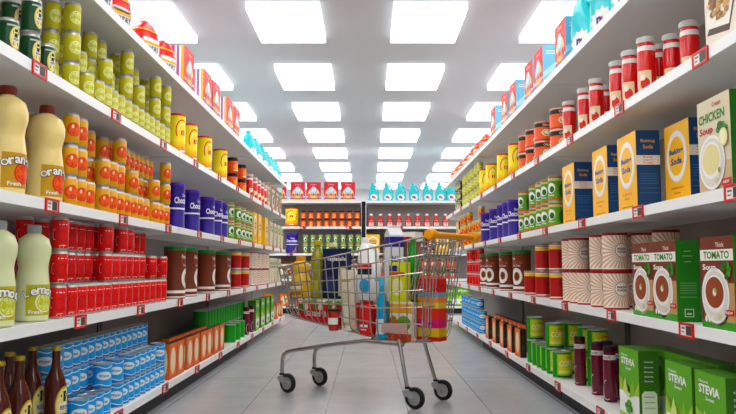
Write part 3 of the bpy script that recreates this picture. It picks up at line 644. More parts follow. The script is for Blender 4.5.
brow(1, [('ketchup_bottle', 371.2+9.35*i) for i in range(9)], 'right')
brow(2, [('purple_canister', 291.5, (1.75, 1.4, 1.2))], 'left'); brow(2, [('pea_can', 305+7.6*i) for i in range(8)], 'left', 2, yaw=0)
brow(2, [('soda_box', 373), ('soda_box', 443)], 'right'); brow(2, [('cocoa_canister', p) for p in (387, 398, 409, 420, 430)], 'right'); brow(2, [('pea_can', 454)], 'right', 2)
brow(3, [('tomato_box', p) for p in (266, 278.5, 291, 303.5, 316, 328.5, 341, 353.5)], 'left')
brow(3, [('cream_can', p, (1.18, 1.18, 1.35)) for p in (371, 380, 389, 398, 407, 416, 425, 434, 443, 452)], 'right', 2)
brow(4, [('orange_box', p) for p in (268, 284, 300)], 'left'); brow(4, [('stevia_box', p) for p in (436, 449.5, 463)], 'right')

# ------------------------------------------------------------------ labels for every product
ORD = ['first', 'second', 'third', 'fourth', 'fifth', 'sixth', 'seventh', 'eighth', 'ninth', 'tenth', 'eleventh', 'twelfth', 'thirteenth', 'fourteenth', 'fifteenth', 'sixteenth', 'seventeenth', 'eighteenth', 'nineteenth', 'twentieth']
def ordw(i): return ORD[i] if i < 20 else 'twenty-'+ORD[i-20]
fam = {}
for p in PLACED: fam.setdefault((p['o'].name.split('.')[0], p['where'], p['row']), []).append(p)
for (nm, where, row), ps in fam.items():
    axis = 0 if where[0].startswith('back') else 1
    keys = sorted({round(p['o'].location[axis], 1+1) for p in ps}); n = len(keys)
    stacked = max(p['tier'] for p in ps) > 0
    both = any((nm, where, r) in fam for r in ('front', 'rear', 'middle') if r != row)
    side, lvl = where
    plural = nm.replace('_', ' ')+('es' if nm.endswith('box') else 's')
    shelf = f"far {side[5:]} {LNAME[lvl]} shelf" if axis == 0 else f"{side} {LNAME[lvl]} shelf"
    for p in ps:
        i = keys.index(round(p['o'].location[axis], 2)); d = KIND[p['k']]['desc']
        end = 'from left' if axis == 0 else 'from near end'
        unit = ('stack' if stacked else '')
        rw = (row if both else '')
        if stacked: core = f"{('lowest', 'second', 'third')[p['tier']]} in {ordw(i)} {rw} {unit} {end}" if n > 1 else f"{('lowest', 'second', 'third')[p['tier']]} in the {rw} stack"
        else: core = f"{ordw(i)} {('in '+rw+' row') if rw else ''} {end}" if n > 1 else (f"in {rw} row" if rw else '')
        p['o']['label'] = ' '.join(f"{d}, {core}, {shelf}".replace(' ,', ',').split()).replace(', ,', ',')
        if len(ps) > 1: p['o']['group'] = f"{plural} on {shelf}, {row} row" if both else f"{plural} on {shelf}"
seen = {}
for p in PLACED:
    l = p['o']['label']; seen[l] = seen.get(l, 0)+1
    if len(l.split()) > 16: print('LONG', l)
print('DUPES', [l for l, c in seen.items() if c > 1][:10], len(PLACED))

# ------------------------------------------------------------------ shelving bays
SHELF = mat('#e6e6e4', .4); LIP = mat('#f3f3f2', .35); PANEL = mat('#a39d99', .6, var=.15); DARK = mat('#26262a', .6); UP = mat('#55555a', .45, .3)
def bay(name_label, x_edge, s_, y0, y1, plinth, rot=None):
    """a bay along the aisle; s_ = -1 on the left, 1 on the right. built in aisle coordinates"""
    root = new_obj('shelving_bay', None); root.location = (x_edge, (y0+y1)/2, 0); root['label'] = name_label; root['category'] = 'shelving'; root['group'] = 'metal shelving bays'
    if rot: root.rotation_euler = (0, 0, rot)
    L = (y1-y0)/2-.006
    def part(nm, mb, par=root, lb=None):
        o = new_obj(nm, mb.mesh(nm, smooth=False)); o.parent = par
        if lb: o['label'] = lb
        return o
    def X(a, b): return (min(s_*a, s_*b), max(s_*a, s_*b))
    for z in LZ:
        m = MB(); m.box(*X(.002, DEP), -L, L, z-.03, z, SHELF); sh = part('shelf', m)
        m = MB(); m.box(*X(-.006, .002), -L, L, z-.036, z+.004, LIP); part('price_rail', m, sh, 'white front price rail')
        for e in (-1, 1):
            m = MB(); a, b = X(.01, DEP); ye = e*(L-.012)
            P = [(s_*.012, z-.03), (s_*DEP, z-.03), (s_*DEP, z-.075), (s_*.06, z-.04)]
            i = len(m.v); m.v += [(x, ye-.003, zz) for x, zz in P]+[(x, ye+.003, zz) for x, zz in P]
            for f in ((0, 1, 2, 3), (7, 6, 5, 4), (0, 4, 5, 1), (1, 5, 6, 2), (2, 6, 7, 3), (3, 7, 4, 0)): m.face([i+q for q in f], LIP)
            part('bracket', m, sh)
    m = MB(); m.box(*X(DEP, DEP+.02), -L, L, .1, LZ[0]+.02, PANEL); part('back_panel', m, lb='dark back panel')
    for e in (-1, 1):
        m = MB(); m.box(*X(DEP-.006, DEP+.045), e*L-(.03 if e > 0 else 0), e*L+(.03 if e < 0 else 0), 0, LZ[0]+.03, UP); part('upright', m)
    if plinth:
        m = MB(); m.box(*X(.05, .065), -L, L, 0, LZ[4]-.034, DARK); part('plinth', m, lb='black kick plate')
    return root
for i, (a, b) in enumerate(((1.45, 4.385), (4.385, 7.32), (7.32, 10.12))):
    pos = ('nearest', 'middle', 'farthest')[i]
    bay(f'{pos} white metal shelving bay on left of aisle', XL, -1, a, b, i < 2)
    bay(f'{pos} white metal shelving bay on right of aisle', XR, 1, a, b, i < 2)
for nm, xa, xb in (('left', -3.05, -.115), ('right', -.04, 2.895)):
    r = bay(f'shelving bay across the far end, {nm} of the black gap', 0, 1, xa, xb, True, PI/2)
    r.location = ((xa+xb)/2, BY, 0)
m = MB(); m.box(-.113, -.042, BY+.1, BY+.13, 0, LZ[0]+.0, mat('#0e0e10', .6))
o = new_obj('upright_post', m.mesh('upright_post', smooth=False)); o['label'] = 'black post between the two far shelving bays'; o['category'] = 'post'

# ------------------------------------------------------------------ price tags
def tag_meshes():
    r = mat('#c8122a', .4); f = MB(); w, h = .055, .026
    f.box(-w, w, -.006, 0, -h, -h+.008, r); f.box(-w, w, -.006, 0, h-.008, h, r); f.box(-w, -w+.01, -.006, 0, -h, h, r); f.box(w-.01, w, -.006, 0, -h, h, r); f.box(-w, w, -.002, 0, -h, h, r)
    c = MB(); c.box(-w+.01, w-.01, -.0035, -.002, -h+.008, h-.008, mat('#f2eee8'))
    mp = flat(-.0035); c.d_rect(mp, -.002, .04, -.016, .016, mat('#3c383a'), 1); c.d_rect(mp, -.036, -.01, .004, .01, mat('#6a666a'), 1); c.d_rect(mp, -.036, -.016, -.008, -.004, mat('#6a666a'), 1)
    return f.mesh('tag_frame', smooth=False), c.mesh('tag_card', smooth=False)
TF, TCARD = tag_meshes()
def price_tag(x, y, z, yaw, label, group, tilt=-.12):
    t = new_obj('price_tag', None); t.location = (x, y, z); t.rotation_euler = (tilt, 0, yaw); t['label'] = label; t['category'] = 'price tag'; t['group'] = group
    for nm, me in (('frame', TF), ('card', TCARD)):
        c = new_obj(nm, me); c.parent = t
        if nm == 'frame': c['label'] = 'red frame'
        if nm == 'card': c['label'] = 'white price card'
for side, X, s_, st in (('left', XL+.0065, -1, {1: 2.48, 2: 2.62, 3: 2.92, 4: 3.40}), ('right', XR-.0065, 1, {1: 2.33, 2: 2.15, 3: 2.51, 4: 3.47})):
    for lvl, y in st.items():
        i = 0
        while y < 10.0:
            price_tag(X, y, LZ[lvl]-.018, math.radians(90 if s_ < 0 else -90), f"red-framed price tag, {ordw(i)} from near end, on {side} {LNAME[lvl]} shelf rail", f"price tags on {side} {LNAME[lvl]} shelf", 0)
            y += .77; i += 1
for lvl, pxs in ((1, (303, 349, 400)), (2, (290, 330))):
    for i, px in enumerate(pxs):
        price_tag(bx(px, LZ[lvl]), BY-.0065, LZ[lvl]-.018, 0, f"red-framed price tag, {ordw(i)} from left, on far {LNAME[lvl]} shelf rail", f"price tags on far {LNAME[lvl]} shelf", 0)

# ------------------------------------------------------------------ room
def structure(name, mb, smooth=False):
    o = new_obj(name, mb.mesh(name, smooth=smooth)); o['kind'] = 'structure'; return o
def floor_mat():
    m = bpy.data.materials.new('floor_tiles'); m.use_nodes = True; nt = m.node_tree; b = nt.nodes['Principled BSDF']
    tc = nt.nodes.new('ShaderNodeTexCoord'); mp = nt.nodes.new('ShaderNodeMapping'); nt.links.new(tc.outputs['Object'], mp.inputs['Vector'])
    mp.inputs['Location'].default_value = (.235, .2, 0)
    br = nt.nodes.new('ShaderNodeTexBrick'); br.offset = 0; br.squash = 1
    br.inputs['Scale'].default_value = 1; br.inputs['Brick Width'].default_value = .4585; br.inputs['Row Height'].default_value = 1.834
    br.inputs['Mortar Size'].default_value = .0026; br.inputs['Mortar Smooth'].default_value = .3
    br.inputs['Color1'].default_value = (*lin('#b0b2b5')[:3], 1); br.inputs['Color2'].default_value = (*lin('#aaacaf')[:3], 1); br.inputs['Mortar'].default_value = (*lin('#716b66')[:3], 1)
    nt.links.new(mp.outputs['Vector'], br.inputs['Vector'])
    n = nt.nodes.new('ShaderNodeTexNoise'); n.inputs['Scale'].default_value = 3.5; n.inputs['Detail'].default_value = 8; n.inputs['Roughness'].default_value = .65
    nt.links.new(tc.outputs['Object'], n.inputs['Vector'])
    rp = nt.nodes.new('ShaderNodeValToRGB'); rp.color_ramp.elements[0].position = .3; rp.color_ramp.elements[0].color = (.8, .8, .8, 1); rp.color_ramp.elements[1].position = .7; rp.color_ramp.elements[1].color = (1, 1, 1, 1)
    nt.links.new(n.outputs['Fac'], rp.inputs['Fac'])
    mx = nt.nodes.new('ShaderNodeMix'); mx.data_type = 'RGBA'; mx.blend_type = 'MULTIPLY'; mx.inputs['Factor'].default_value = .8
    nt.links.new(br.outputs['Color'], mx.inputs[6]); nt.links.new(rp.outputs['Color'], mx.inputs[7]); nt.links.new(mx.outputs[2], b.inputs['Base Color'])
    b.inputs['Roughness'].default_value = .24; b.inputs['Specular IOR Level'].default_value = .35
    return m
RX, RY0, RY1, RZ = 5.3, -4.5, 19.2, 2.91
m = MB(); m.box(-RX, RX, RY0, RY1, -.1, 0, floor_mat()); structure('floor', m)
CEIL = mat('#dde2e7', .8, var=0)
m = MB(); m.box(-RX, RX, RY0, RY1, RZ, RZ+.1, CEIL); structure('ceiling', m)
WALLM = mat('#e2e2e2', .8)
for nm, a in (('wall_back', (-RX, RX, RY1, RY1+.1, 0, RZ)), ('wall_front', (-RX, RX, RY0-.1, RY0, 0, RZ)), ('wall_left', (-RX-.1, -RX, RY0, RY1, 0, RZ)), ('wall_right', (RX, RX+.1, RY0, RY1, 0, RZ))):
    m = MB(); m.box(*a, WALLM); structure(nm, m)

# ------------------------------------------------------------------ ceiling lights: square panels in a lattice
LIGHT = 3.2
H = 2.05; PX, PY, LW, LL = .5746*H, 1.748, .5746*H/2, .874
GLOW = bpy.data.materials.new('light_panel'); GLOW.use_nodes = True
b_ = GLOW.node_tree.nodes['Principled BSDF']; b_.inputs['Base Color'].default_value = (.9, .9, .9, 1); b_.inputs['Emission Color'].default_value = (1, .995, .98, 1); b_.inputs['Emission Strength'].default_value = LIGHT
fm = MB(); t = .0005
fm.box(-LW/2+.02, LW/2-.02, -LL/2+.02, LL/2-.02, .058, .0595, mat('#e8e8e8'))
FM = fm.mesh('light_mount', smooth=False)
EDGE = bpy.data.materials.new('light_edge'); EDGE.use_nodes = True
b_ = EDGE.node_tree.nodes['Principled BSDF']; b_.inputs['Base Color'].default_value = (.9, .9, .9, 1); b_.inputs['Emission Color'].default_value = (1, 1, 1, 1); b_.inputs['Emission Strength'].default_value = .6
dm = MB(); dm.box(-LW/2, LW/2, -LL/2, LL/2, 0, .058, EDGE, bottom=GLOW); DM = dm.mesh('light_diffuser', smooth=False)
for r in range(-4, 8):
    for c in range(-3, 5):
        x = -.475*H+c*PX+LW/2; y = 2.6977*H+r*PY+LL/2
        if abs(x) > RX-.35 or y < RY0+.5 or y > RY1-.5: continue
        L_ = new_obj('ceiling_light', None); L_.location = (x, y, CAMH+H)
        rowt = f"{ordw(r)} row from camera" if r >= 0 else f"{ordw(-r-1)} row behind the first picture row"
        coln = c+3
        L_['label'] = f"white glowing ceiling panel, {rowt}, {ordw(coln)} column from left"; L_['category'] = 'ceiling light'; L_['group'] = 'ceiling light panels'
        for nm, me in (('diffuser', DM), ('mount', FM)):
            o = new_obj(nm, me); o.parent = L_

# ------------------------------------------------------------------ the shopping cart
O = Vector((.266, 4.132, 0)); UA = math.atan2(.5655, -.825)
CHROME = mat('#b4b0aa', .24, .95); STEEL = mat('#9a9894', .35, .8); RUB = mat('#1a1a1a', .7); YEL = mat('#f2a412', .35); GREY = mat('#a9aaa9', .4, .4)
cart = new_obj('shopping_cart', None); cart.location = O; cart.rotation_euler = (0, 0, UA)
cart['label'] = 'chrome wire shopping cart with yellow handle standing in the aisle'; cart['category'] = 'shopping cart'
def P(u, v, z): return Vector((u, -v, z))
def cpart(nm, mb, par=cart, lb=None, smooth=True):
    o = new_obj(nm, mb.mesh(nm, smooth=smooth)); o.parent = par
    if lb: o['label'] = lb
    return o
U0, U1 = -.09, 1.05
def f_(u): return (u-U0)/(U1-U0)
def ztop(u): return .972+(.797-.972)*f_(u)
def zbot(u): return .378 if u < .28 else .378+(.487-.378)*(u-.28)/.72
def vn(u, t):   # near side, t = 0 bottom .. 1 top
    a, b = .03+.04*f_(u), -.04+.06*f_(u); return a+(b-a)*t
def vf(u, t):
    a, b = .37-.04*f_(u), .44-.06*f_(u); return a+(b-a)*t
def uu(f, t):   # rear / front walls lean a little
    ub0, ub1 = -.03, 1.01; return (ub0+(ub1-ub0)*f)*(1-t)+(U0+(U1-U0)*f)*t
NV, NH, WR = 20, 6, .0039
near, far, bot = MB(), MB(), MB()
def wallpt(f, t, sd):
    u = uu(f, t); z = zbot(u)+(ztop(u)-zbot(u))*t; v = vn(u, t) if sd == 'n' else vf(u, t); return u, v, z
CRN = .04
for i in range(NV+1):
    f = i/NV
    for sd, mb_ in (('n', near), ('f', far)):
        pts = []
        for q in range(5): pts.append(P(*wallpt(f, 1-q/4*.9, sd)))
        u, v, z = wallpt(f, .03, sd); sg = 1 if sd == 'n' else -1
        pts.append(P(u, v+sg*.012, z+.0)); pts.append(P(u, v+sg*.045, z-.015)); mb_.tube(pts, WR, CHROME, 6)
    u = uu(f, 0); a = wallpt(f, .03, 'n'); c = wallpt(f, .03, 'f')
    bot.tube([P(u, a[1]+.045, a[2]-.015), P(u, .2, a[2]-.018), P(u, c[1]-.045, c[2]-.015)], WR, CHROME, 6)
for k in range(1, NH):
    t = k/NH
    for sd, mb_ in (('n', near), ('f', far)):
        mb_.tube([P(*wallpt(q/10, t, sd)) for q in range(11)], WR*1.1, CHROME, 6)
for q in range(7):
    v = .09+.22*q/6; bot.tube([P(uu(j/10, 0), v, zbot(uu(j/10, 0))-.012) for j in range(11)], WR, CHROME, 6)
rear, front = MB(), MB()
def crossw(f, t, s_):
    a, c = wallpt(f, t, 'n'), wallpt(f, t, 'f'); return P(a[0], a[1]+(c[1]-a[1])*s_, a[2])
for mb_, f in ((rear, 0), (front, 1)):
    n = 11 if f == 0 else 9
    for i in range(1, n):
        pts = [crossw(f, 1-q/4*.92, i/n) for q in range(5)]
        pts.append(crossw(f, .02, i/n)+Vector((.015 if f == 0 else -.015, 0, 0))); pts.append(crossw(f, 0, i/n)+Vector((.06 if f == 0 else -.06, 0, -.012)))
        mb_.tube(pts, WR, CHROME, 6)
    for k in range(1, NH): mb_.tube([crossw(f, k/NH, q/4) for q in range(5)], WR*1.1, CHROME, 6)
for k, nm, mb_ in (('near', 'side_panel', near), ('far', 'side_panel', far), ('b', 'basket_floor', bot), ('r', 'rear_panel', rear), ('f', 'nose_panel', front)): cpart(nm, mb_)
rim = MB(); rp = [P(*wallpt(q/10, 1, 'n')) for q in range(11)]+[crossw(1, 1, .5)]+[P(*wallpt(1-q/10, 1, 'f')) for q in range(11)]+[crossw(0, 1, .5)]
rim.tube(rp, .0055, CHROME, 8, closed=True); cpart('rim', rim)
seat = MB()                                          # folded child seat lattice just inside the rear wall
for i in range(10):
    s_ = .08+.84*i/9; p0 = crossw(.035, .97, s_); p1 = crossw(.11, .42, s_); seat.tube([p0, p1], WR, CHROME, 6)
for k in range(5):
    t = .42+.55*k/4; f = .11-.075*k/4; seat.tube([crossw(f, t, .06), crossw(f, t, .94)], WR, CHROME, 6)
cpart('child_seat', seat)
# handle on two arms behind the rear wall
HZ, HU = .985, -.15
hb = MB(); hb.tube([P(HU, -.03, HZ), P(HU, .45, HZ)], .0165, YEL, 14); hnd = cpart('handle', hb, lb='yellow push handle')
for v0, v1 in ((-.1, -.025), (.445, .52)):
    e = MB(); M = Matrix.Translation(P(HU, v0, HZ)) @ Matrix.Rotation(PI/2, 4, 'X')
    L = v1-v0; e.lathe([(.012, 0), (.028, .004), (.033, L*.3), (.033, L*.7), (.026, L), (.017, L)] if v0 < 0 else [(.017, 0), (.026, 0), (.033, L*.3), (.033, L*.7), (.028, L-.004), (.012, L)], YEL, 18, axis=M); cpart('handle_end', e, hnd)
for v, w0 in ((-.06, wallpt(0, 1, 'n')), (.48, wallpt(0, 1, 'f'))):
    a = MB(); a.tube([P(HU, v, HZ), P(HU+.03, v+(.01 if v < 0 else -.01), HZ-.005), P(w0[0], w0[1], w0[2])], .009, YEL, 8); cpart('handle_arm', a)
# frame
for v in (0, .332):
    ar = [P(.995, v, .115), P(.995, v, .2), P(.985, v, .235), P(.955, v, .258), P(.9, v, .272), P(.64, v+(.02 if v == 0 else -.02), .318), P(.38, v+(.04 if v == 0 else -.04), .358), P(.1, v+(.04 if v == 0 else -.04), .352)]
    m = MB(); m.tube(ar, .0125, CHROME, 10); cpart('frame_tube', m)
    m = MB(); m.tube([P(.052, v, .115), P(.125, v+(.03 if v == 0 else -.03), .38)], .0115, CHROME, 10); cpart('rear_leg', m)
m = MB(); m.tube([P(.12, .03, .36), P(.12, .302, .36)], .009, CHROME, 8); m.tube([P(.5, .03, .34), P(.5, .302, .34)], .009, CHROME, 8); cpart('cross_bar', m)
for u, v in ((.0, 0), (.0, .332), (.947, 0), (.947, .332)):
    su = u+.048
    k = MB(); k.lathe([(.017, .108), (.017, .118), (.014, .122), (0, .122)], RUB, 14, (su, -v)); k.lathe([(.021, .092), (.024, .096), (.024, .106), (.017, .11)], GREY, 14, (su, -v))
    for sd in (-1, 1):
        y = -v+sd*.019
        Q = [(su+.022, .1), (su-.03, .1), (u-.014, .07), (u-.012, .054), (u+.012, .052), (su+.02, .078)]
        i = len(k.v); k.v += [(a, y-.002, z) for a, z in Q]+[(a, y+.002, z) for a, z in Q]; n = len(Q)
        k.face([i+j for j in range(n)], GREY); k.face([i+n+j for j in range(n)][::-1], GREY)
        for j in range(n): k.face((i+j, i+(j+1) % n, i+n+(j+1) % n, i+n+j), GREY)
    k.box(su-.03, su+.022, -v-.021, -v+.021, .096, .1, GREY)
    cs = cpart('caster', k)
    M = Matrix.Translation(Vector((u, -v, .062))) @ Matrix.Rotation(PI/2, 4, 'X')
    w = MB(); w.lathe([(.04, -.013), (.054, -.014), (.061, -.008), (.062, 0), (.061, .008), (.054, .014), (.04, .013), (.04, -.013)], RUB, 28, axis=M, caps=False)
    wl = cpart('wheel', w, cs, 'black rubber tyre')
    hbm = MB(); hbm.lathe([(0, -.015), (.012, -.015), (.014, -.006), (.033, -.006), (.037, -.011), (.041, -.011), (.041, .011), (.037, .011), (.033, .006), (.014, .006), (.012, .015), (0, .015)], mat('#a6a7a6', .45, .2), 24, axis=M)
    cpart('hub', hbm, cs, 'grey hub')
    x = MB(); x.lathe([(.006, -.026), (.006, .026)], STEEL, 10, axis=M); cpart('axle', x, cs)
m = MB(); a = P(.225, .004, .478); b = P(.05, .004, .478)
m.box(.05, .225, .0, .003, .43, .485, mat('#c9a79a', .4, .3)); sg = cpart('name_plate', m, lb='pinkish metal plate', smooth=False); sg.location = (0, .0, -.01)

# ------------------------------------------------------------------ goods in the cart
YAWC = UA-PI
def cw(u, v, z):
    c, s_ = math.cos(UA), math.sin(UA); return (O.x+u*c+v*s_, O.y+u*s_-v*c, z)
def good(name, cat, label, parts, u, v, z=None, yaw=0, tilt=0):
    """parts [(name, MB, label)]; stands in the basket with its front to the near side"""
    z = (zbot(u)-.007) if z is None else z
    if parts[0][0] is None:
        r = new_obj(name, parts[0][1].mesh(name, smooth=parts[0][3] if len(parts[0]) > 3 else True))
    else:
        r = new_obj(name, None)
        for pn, mb_, lb in parts:
            c = new_obj(pn, mb_.mesh(pn)); c.parent = r
            if lb: c['label'] = lb
    r.location = cw(u, v, z); r.rotation_euler = (0, tilt, YAWC+yaw); r['label'] = label; r['category'] = cat
    return r
def uat(px, v, z=.6):
    """position along the cart of picture column px in the lane v"""
    Uv, Vv = Vector((math.cos(UA), math.sin(UA))), Vector((math.sin(UA), -math.cos(UA)))
    o2 = Vector((O.x, O.y))+Vv*v
    best = min((abs(368+FPX*(o2.x+Uv.x*u)/((o2.y+Uv.y*u)*CT+(z-CAMH)*ST)-px), u) for u in [i*.002-.1 for i in range(600)])
    return best[1]
def bottle_of(prof, c, rough=.25, coat=.3, seg=22): b = MB(); b.lathe(prof, mat(c, rough, coat=coat), seg); return b

TZ = .474; TT = TZ+.122                               # the tray and carton the upper goods stand on
ut = .762
b = MB(); b.box(-.18, .18, -.1, .1, 0, .098, mat('#cf1a22', .45)); f = flat(-.1)
for q in range(9): b.d_ell(f, -.155+.038*q, .07, .018, .02, mat(('#4f8f2a', '#e8e2c2', '#c83a22')[q % 3]), 2+q % 2, 10)
b.d_rect(f, -.175, .175, .09, .096, mat('#ece6da'), 1); b.d_text(f, 'Salad', -.06, .028, .032, WHITE, 3, w=.12)
for q in range(5): b.d_rect(f, .03+.03*q, .045+.03*q, .01, .045, mat('#e2c9b8'), 1)
lvs = []
for q in range(22):
    R = random.Random(q); lv = MB(); k_ = R.choice(['#5a9a2c', '#7fb23c', '#3c7a22', '#d9dcb0'])
    lv.lathe([(.0, .0), (.02, .004), (.015, .014), (0, .019)], mat(k_), 8, (-.165+.0155*q, -.062-.022*R.random()))
    lv.v = [(x, y, z+.097) for x, y, z in lv.v]; lvs.append(('salad_leaf', lv, None))
for q_ in (1, 2): b.v[q_] = (b.v[q_][0], b.v[q_][1], -.055)      # the base follows the sloping basket floor
ld = MB(); ld.box(-.175, .175, -.045, .095, .098, .122, mat('#e9e4da', .5))
good('salad_tray', 'food tray', 'long red tray of green salad at the cart nose', [('tray', b, None), *lvs, ('lid', ld, 'pale folded lid')], ut, .2, TZ)
# carton the rear goods stand on
b = MB(); b.box(-.15, .1, -.08, .1, 0, .225, mat('#b59a78', .6)); b.d_rect(flat(-.08), -.15, .1, .1, .125, mat('#a3875f'), 1)
good('packing_carton', 'carton', 'plain brown carton low in the cart, under the milk and jug', [(None, b, None, False)], .2, .25, .37)
SZ = .5955
b = bottle_of([(.028, 0), (.032, .004), (.037, .12)], '#b9342c'); b.d_rect(cyl(.0362), -.05, .05, .04, .08, WHITE, 1); l = MB(); l.lathe([(.036, .119), (.04, .12), (.04, .134), (0, .136)], mat('#22201e'), 20)
good('dip_cup', 'cup', 'red and white cup with black lid beside the salad tray', [('cup', b, None), ('lid', l, 'black lid')], uat(334, .048, .5), .048, zbot(.5)-.004)
b = MB(); b.box(-.035, .035, -.03, .03, 0, .375, mat('#efe9d4', .5)); b.d_rect(flat(-.03), -.03, .03, .17, .25, mat('#d9d2ac'), 1); b.d_rect(flat(-.03), -.03, .03, .03, .05, mat('#c9b98a'), 1); b.d_rect(flat(-.03), -.035, .035, .3, .31, mat('#b9a25c'), 1)
good('cream_carton', 'carton', 'tall cream coloured carton next to the navy pasta box', [(None, b, None, False)], uat(349, .1, .6), .1)
b = bottle_of([(.04, 0), (.052, .006), (.054, .15), (.046, .18), (.03, .19)], '#e0141a'); l = MB(); l.lathe([(.031, .189), (.034, .19), (.034, .206), (0, .208)], mat('#b01016'), 20)
mp = cyl(.0545); b.d_rect(mp, -.03, .03, .05, .065, WHITE, 1); b.d_rect(mp, -.02, .02, .032, .038, WHITE, 1)
good('red_tub', 'bottle', 'round bright red plastic tub at near side of cart', [('tub', b, None), ('lid', l, None)], uat(367.5, .1, .5), .105)
b = bottle_of([(.028, 0), (.034, .006), (.035, .15), (.028, .24), (.016, .29), (.014, .32)], '#25a7d6'); l = MB(); l.lathe([(.016, .318), (.019, .32), (.017, .365), (0, .37)], mat('#57c4e6'), 16); l.box(-.05, .01, -.01, .01, .345, .37, mat('#57c4e6'))
mp = cyl(.0352); b.d_rect(mp, -.03, .03, .03, .12, mat('#dcecf2'), 1)
good('spray_bottle', 'bottle', 'turquoise spray bottle beside the red tub', [('bottle', b, None), ('trigger', l, None)], uat(382, .09, .5), .09)
# white detergent jug
b = MB(); loft(b, [(0, -.07, .07, .045), (.01, -.075, .075, .05), (.2, -.075, .075, .05), (.27, -.065, .045, .045), (.31, -.055, -.0, .03), (.33, -.05, -.015, .02)], mat('#eeeeec', .35))
f = lambda u, v, L=1: (u, -.05-.0008*L, v)
b.d_rect(f, -.054, .054, .145, .18, mat('#1d1d2a'), 1); b.d_rect(f, -.054, .054, .185, .21, mat('#cf2a2a'), 1); b.d_rect(f, -.054, .054, .02, .14, mat('#d6e6ef'), 1); b.d_ell(f, 0, .08, .04, .04, mat('#3a9acb'), 2)
l = MB(); l.lathe([(.021, .328), (.025, .33), (.025, .36), (0, .362)], WHITE, 18, (-.033, 0)); t = MB(); t.tube([(-.0, 0, .315), (.04, 0, .31), (.065, 0, .28), (.065, 0, .23)], .011, mat('#eeeeec', .35), 8)
good('detergent_jug', 'jug', 'white detergent jug with black band in middle of cart', [('jug', b, None), ('cap', l, None), ('handle', t, None)], uat(369, .235, .7), .235, SZ).scale = (1, 1, 1.1)
# yellow jug, oil bottles and pasta box on the tray
b = bottle_of([(.055, 0), (.072, .01), (.072, .1), (.055, .15), (.046, .165), (.062, .2), (.055, .23), (.03, .25)], '#e8bd4e'); l = MB(); l.lathe([(.03, .249), (.034, .25), (.034, .278), (0, .28)], mat('#dba02a'), 18)
mp = cyl(.073); b.d_rect(mp, -.06, .06, .02, .04, mat('#b9781e'), 1); b.d_rect(mp, -.06, .06, .06, .08, mat('#f4ecd8'), 1); b.d_rect(mp, -.06, .06, .08, .094, mat('#b9781e'), 1)
good('juice_jug', 'jug', 'rounded yellow jug near the cart nose', [('jug', b, None), ('cap', l, None)], uat(301, .21, .7), .21, TT+.001)
for q, (px, v, c, hh, lb) in enumerate(((317.5, .185, '#c2a93c', .385, 'olive green oil bottle left of navy pasta box'), (333, .262, '#ece6c0', .37, 'olive green oil bottle with cream cap behind navy pasta box'))):
    r_ = .046 if q == 0 else .04
    b = bottle_of([(r_*.85, 0), (r_, .006), (r_, hh*.66), (r_*.8, hh*.76), (.02, hh*.84), (.019, hh*.92)], '#8c8a26', .15, .4); l = MB(); l.lathe([(.02, hh*.915), (.027, hh*.92), (.027, hh*.99), (0, hh)], mat(c), 16)
    b.d_rect(cyl(r_+.0002), -.035, .035, .05, .12, mat('#b4ac4a'), 1)
    good('oil_bottle', 'bottle', lb, [('bottle', b, None), ('cap', l, 'pale cap')], uat(px, v, .7), v, TT+.001)
b = MB(); b.box(-.098, .098, -.025, .025, 0, .325, mat('#10204a', .5)); f = flat(-.025); b.d_text(f, 'Tagliatelle', 0.012, .255, .034, WHITE, 1, w=.155, bold=.02); b.d_rect(f, .03, .09, .02, .2, mat('#d9cfae'), 1); b.d_ell(f, -.03, .1, .04, .05, mat('#2b3f78'), 2)
good('pasta_box', 'box', 'navy blue pasta box standing in the cart', [(None, b, None, False)], uat(337, .185, .7), .185, TT+.001)
# cereal box, biscuit box on it, milk carton behind
b = MB(); b.box(-.075, .075, -.028, .028, 0, .226, mat('#efeadb', .5)); f = flat(-.028); b.d_rect(f, -.075, .075, .16, .215, mat('#e8a82a'), 1); b.d_rect(f, -.075, .075, .0, .04, mat('#e0581c'), 1); b.d_ell(f, .02, .1, .05, .045, mat('#6f9a3a'), 1); b.d_ell(f, -.05, .11, .025, .035, mat('#b5702a'), 2)
good('cereal_box', 'box', 'white and orange box behind the cart plate', [(None, b, None, False)], uat(403, .1, .5), .1, .37)
b = MB(); b.box(-.06, .06, -.027, .027, 0, .235, mat('#d6dc3a', .5)); f = flat(-.027); b.d_rect(f, -.055, .05, .15, .175, mat('#cf4a22'), 1); b.d_rect(f, -.055, .0, .18, .215, mat('#252a80'), 1); b.d_ell(f, 0, .09, .04, .05, mat('#f2e9b0'), 1)
good('biscuit_box', 'box', 'yellow-green box in front of the milk carton', [(None, b, None, False)], uat(399.5, .1, .7), .1, .5965)
b = MB(); w = .045; hb_ = .405; b.box(-w, w, -w, w, 0, hb_, mat('#dcdcea', .45)); f = flat(-w)
for ff in (f, flat_r(w), flat_l(-w)): b.d_rect(ff, -w, w, hb_-.075, hb_-.012, mat('#241f86'), 1)
b.d_text(f, 'Milk', 0, hb_-.15, .04, mat('#241f86'), 1, w=.06)
i = len(b.v); b.v += [(-w, -w, hb_), (w, -w, hb_), (w, w, hb_), (-w, w, hb_), (-w, 0, hb_+.045), (w, 0, hb_+.045), (-w, 0, hb_+.06), (w, 0, hb_+.06)]
for q in ((0, 1, 5, 4), (2, 3, 4, 5), (0, 4, 3), (1, 2, 5), (4, 5, 7, 6)): b.face([i+j for j in q], mat('#d9d9de'))
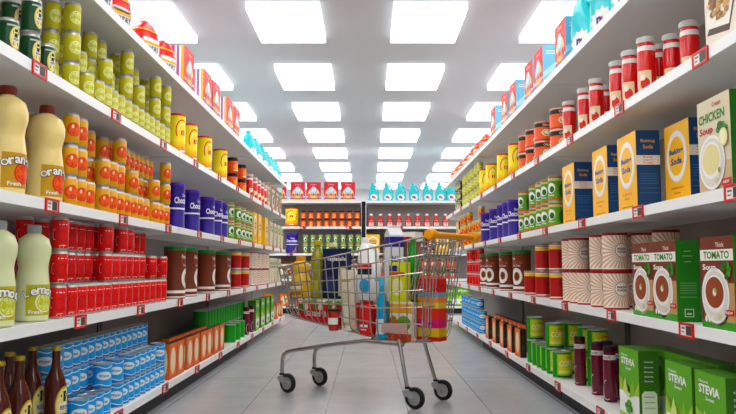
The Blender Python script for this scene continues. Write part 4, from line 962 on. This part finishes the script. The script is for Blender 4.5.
good('milk_carton', 'carton', 'gable-topped milk carton with dark blue band', [(None, b, None, False)], uat(394, .19, .9), .19, SZ, yaw=.95)
b = bottle_of([(.036, 0), (.043, .006), (.043, .2), (.034, .27), (.018, .33), (.016, .355)], '#1f8a2c', .2, .3); l = MB(); l.lathe([(.015, .354), (.019, .355), (.019, .385), (0, .387)], mat('#3f7a24'), 16)
good('green_bottle', 'bottle', 'tall green bottle by the cart handle', [('bottle', b, None), ('cap', l, None)], uat(413, .2, .8), .2, SZ)
b = MB(); b.box(-.072, .072, -.045, .045, 0, .365, mat('#d42a26', .5))
for z0, z1, c in ((0, .025, '#cf2a1e'), (.025, .075, '#d9b63a'), (.075, .125, '#d6337a'), (.125, .19, '#e0403a'), (.19, .225, '#e6c35a'), (.225, .255, '#e8892e'), (.255, .285, '#7c9ab6')):
    for f, ww in ((flat(-.045), .072), (flat_r(.072), .045), (flat_l(-.072), .045)): b.d_rect(f, -ww, ww, z0, z1, mat(c), 1)
good('snack_box', 'box', 'red, yellow and pink striped box at rear of cart', [(None, b, None, False)], uat(432, .19, .5), .19, .37)
b = MB(); b.box(-.06, .06, -.04, .04, 0, .365, mat('#94625a', .5)); f = flat(-.04); b.d_rect(f, -.045, .045, .2, .27, mat('#d9cfc8'), 1); b.d_rect(f, -.05, .05, .13, .16, mat('#6a3a36'), 1)
l = MB(); l.box(-.068, .068, -.045, .045, .365, .425, WHITE); l.d_rect(flat(-.045), -.05, .04, .375, .395, mat('#cf2a2a'), 1)
good('meat_box', 'box', 'brownish carton with white lid behind the milk carton', [('carton', b, None), ('lid', l, 'white lid')], uat(410, .305, .9), .305, SZ)

# ------------------------------------------------------------------ world and light paths
wd = bpy.data.worlds.new('shop_air'); S.world = wd; wd.use_nodes = True
wd.node_tree.nodes['Background'].inputs['Color'].default_value = (.5, .5, .5, 1); wd.node_tree.nodes['Background'].inputs['Strength'].default_value = .0
try:
    S.cycles.max_bounces = 10; S.cycles.diffuse_bounces = 6; S.cycles.use_denoising = True; S.cycles.sample_clamp_indirect = 6
except Exception: pass
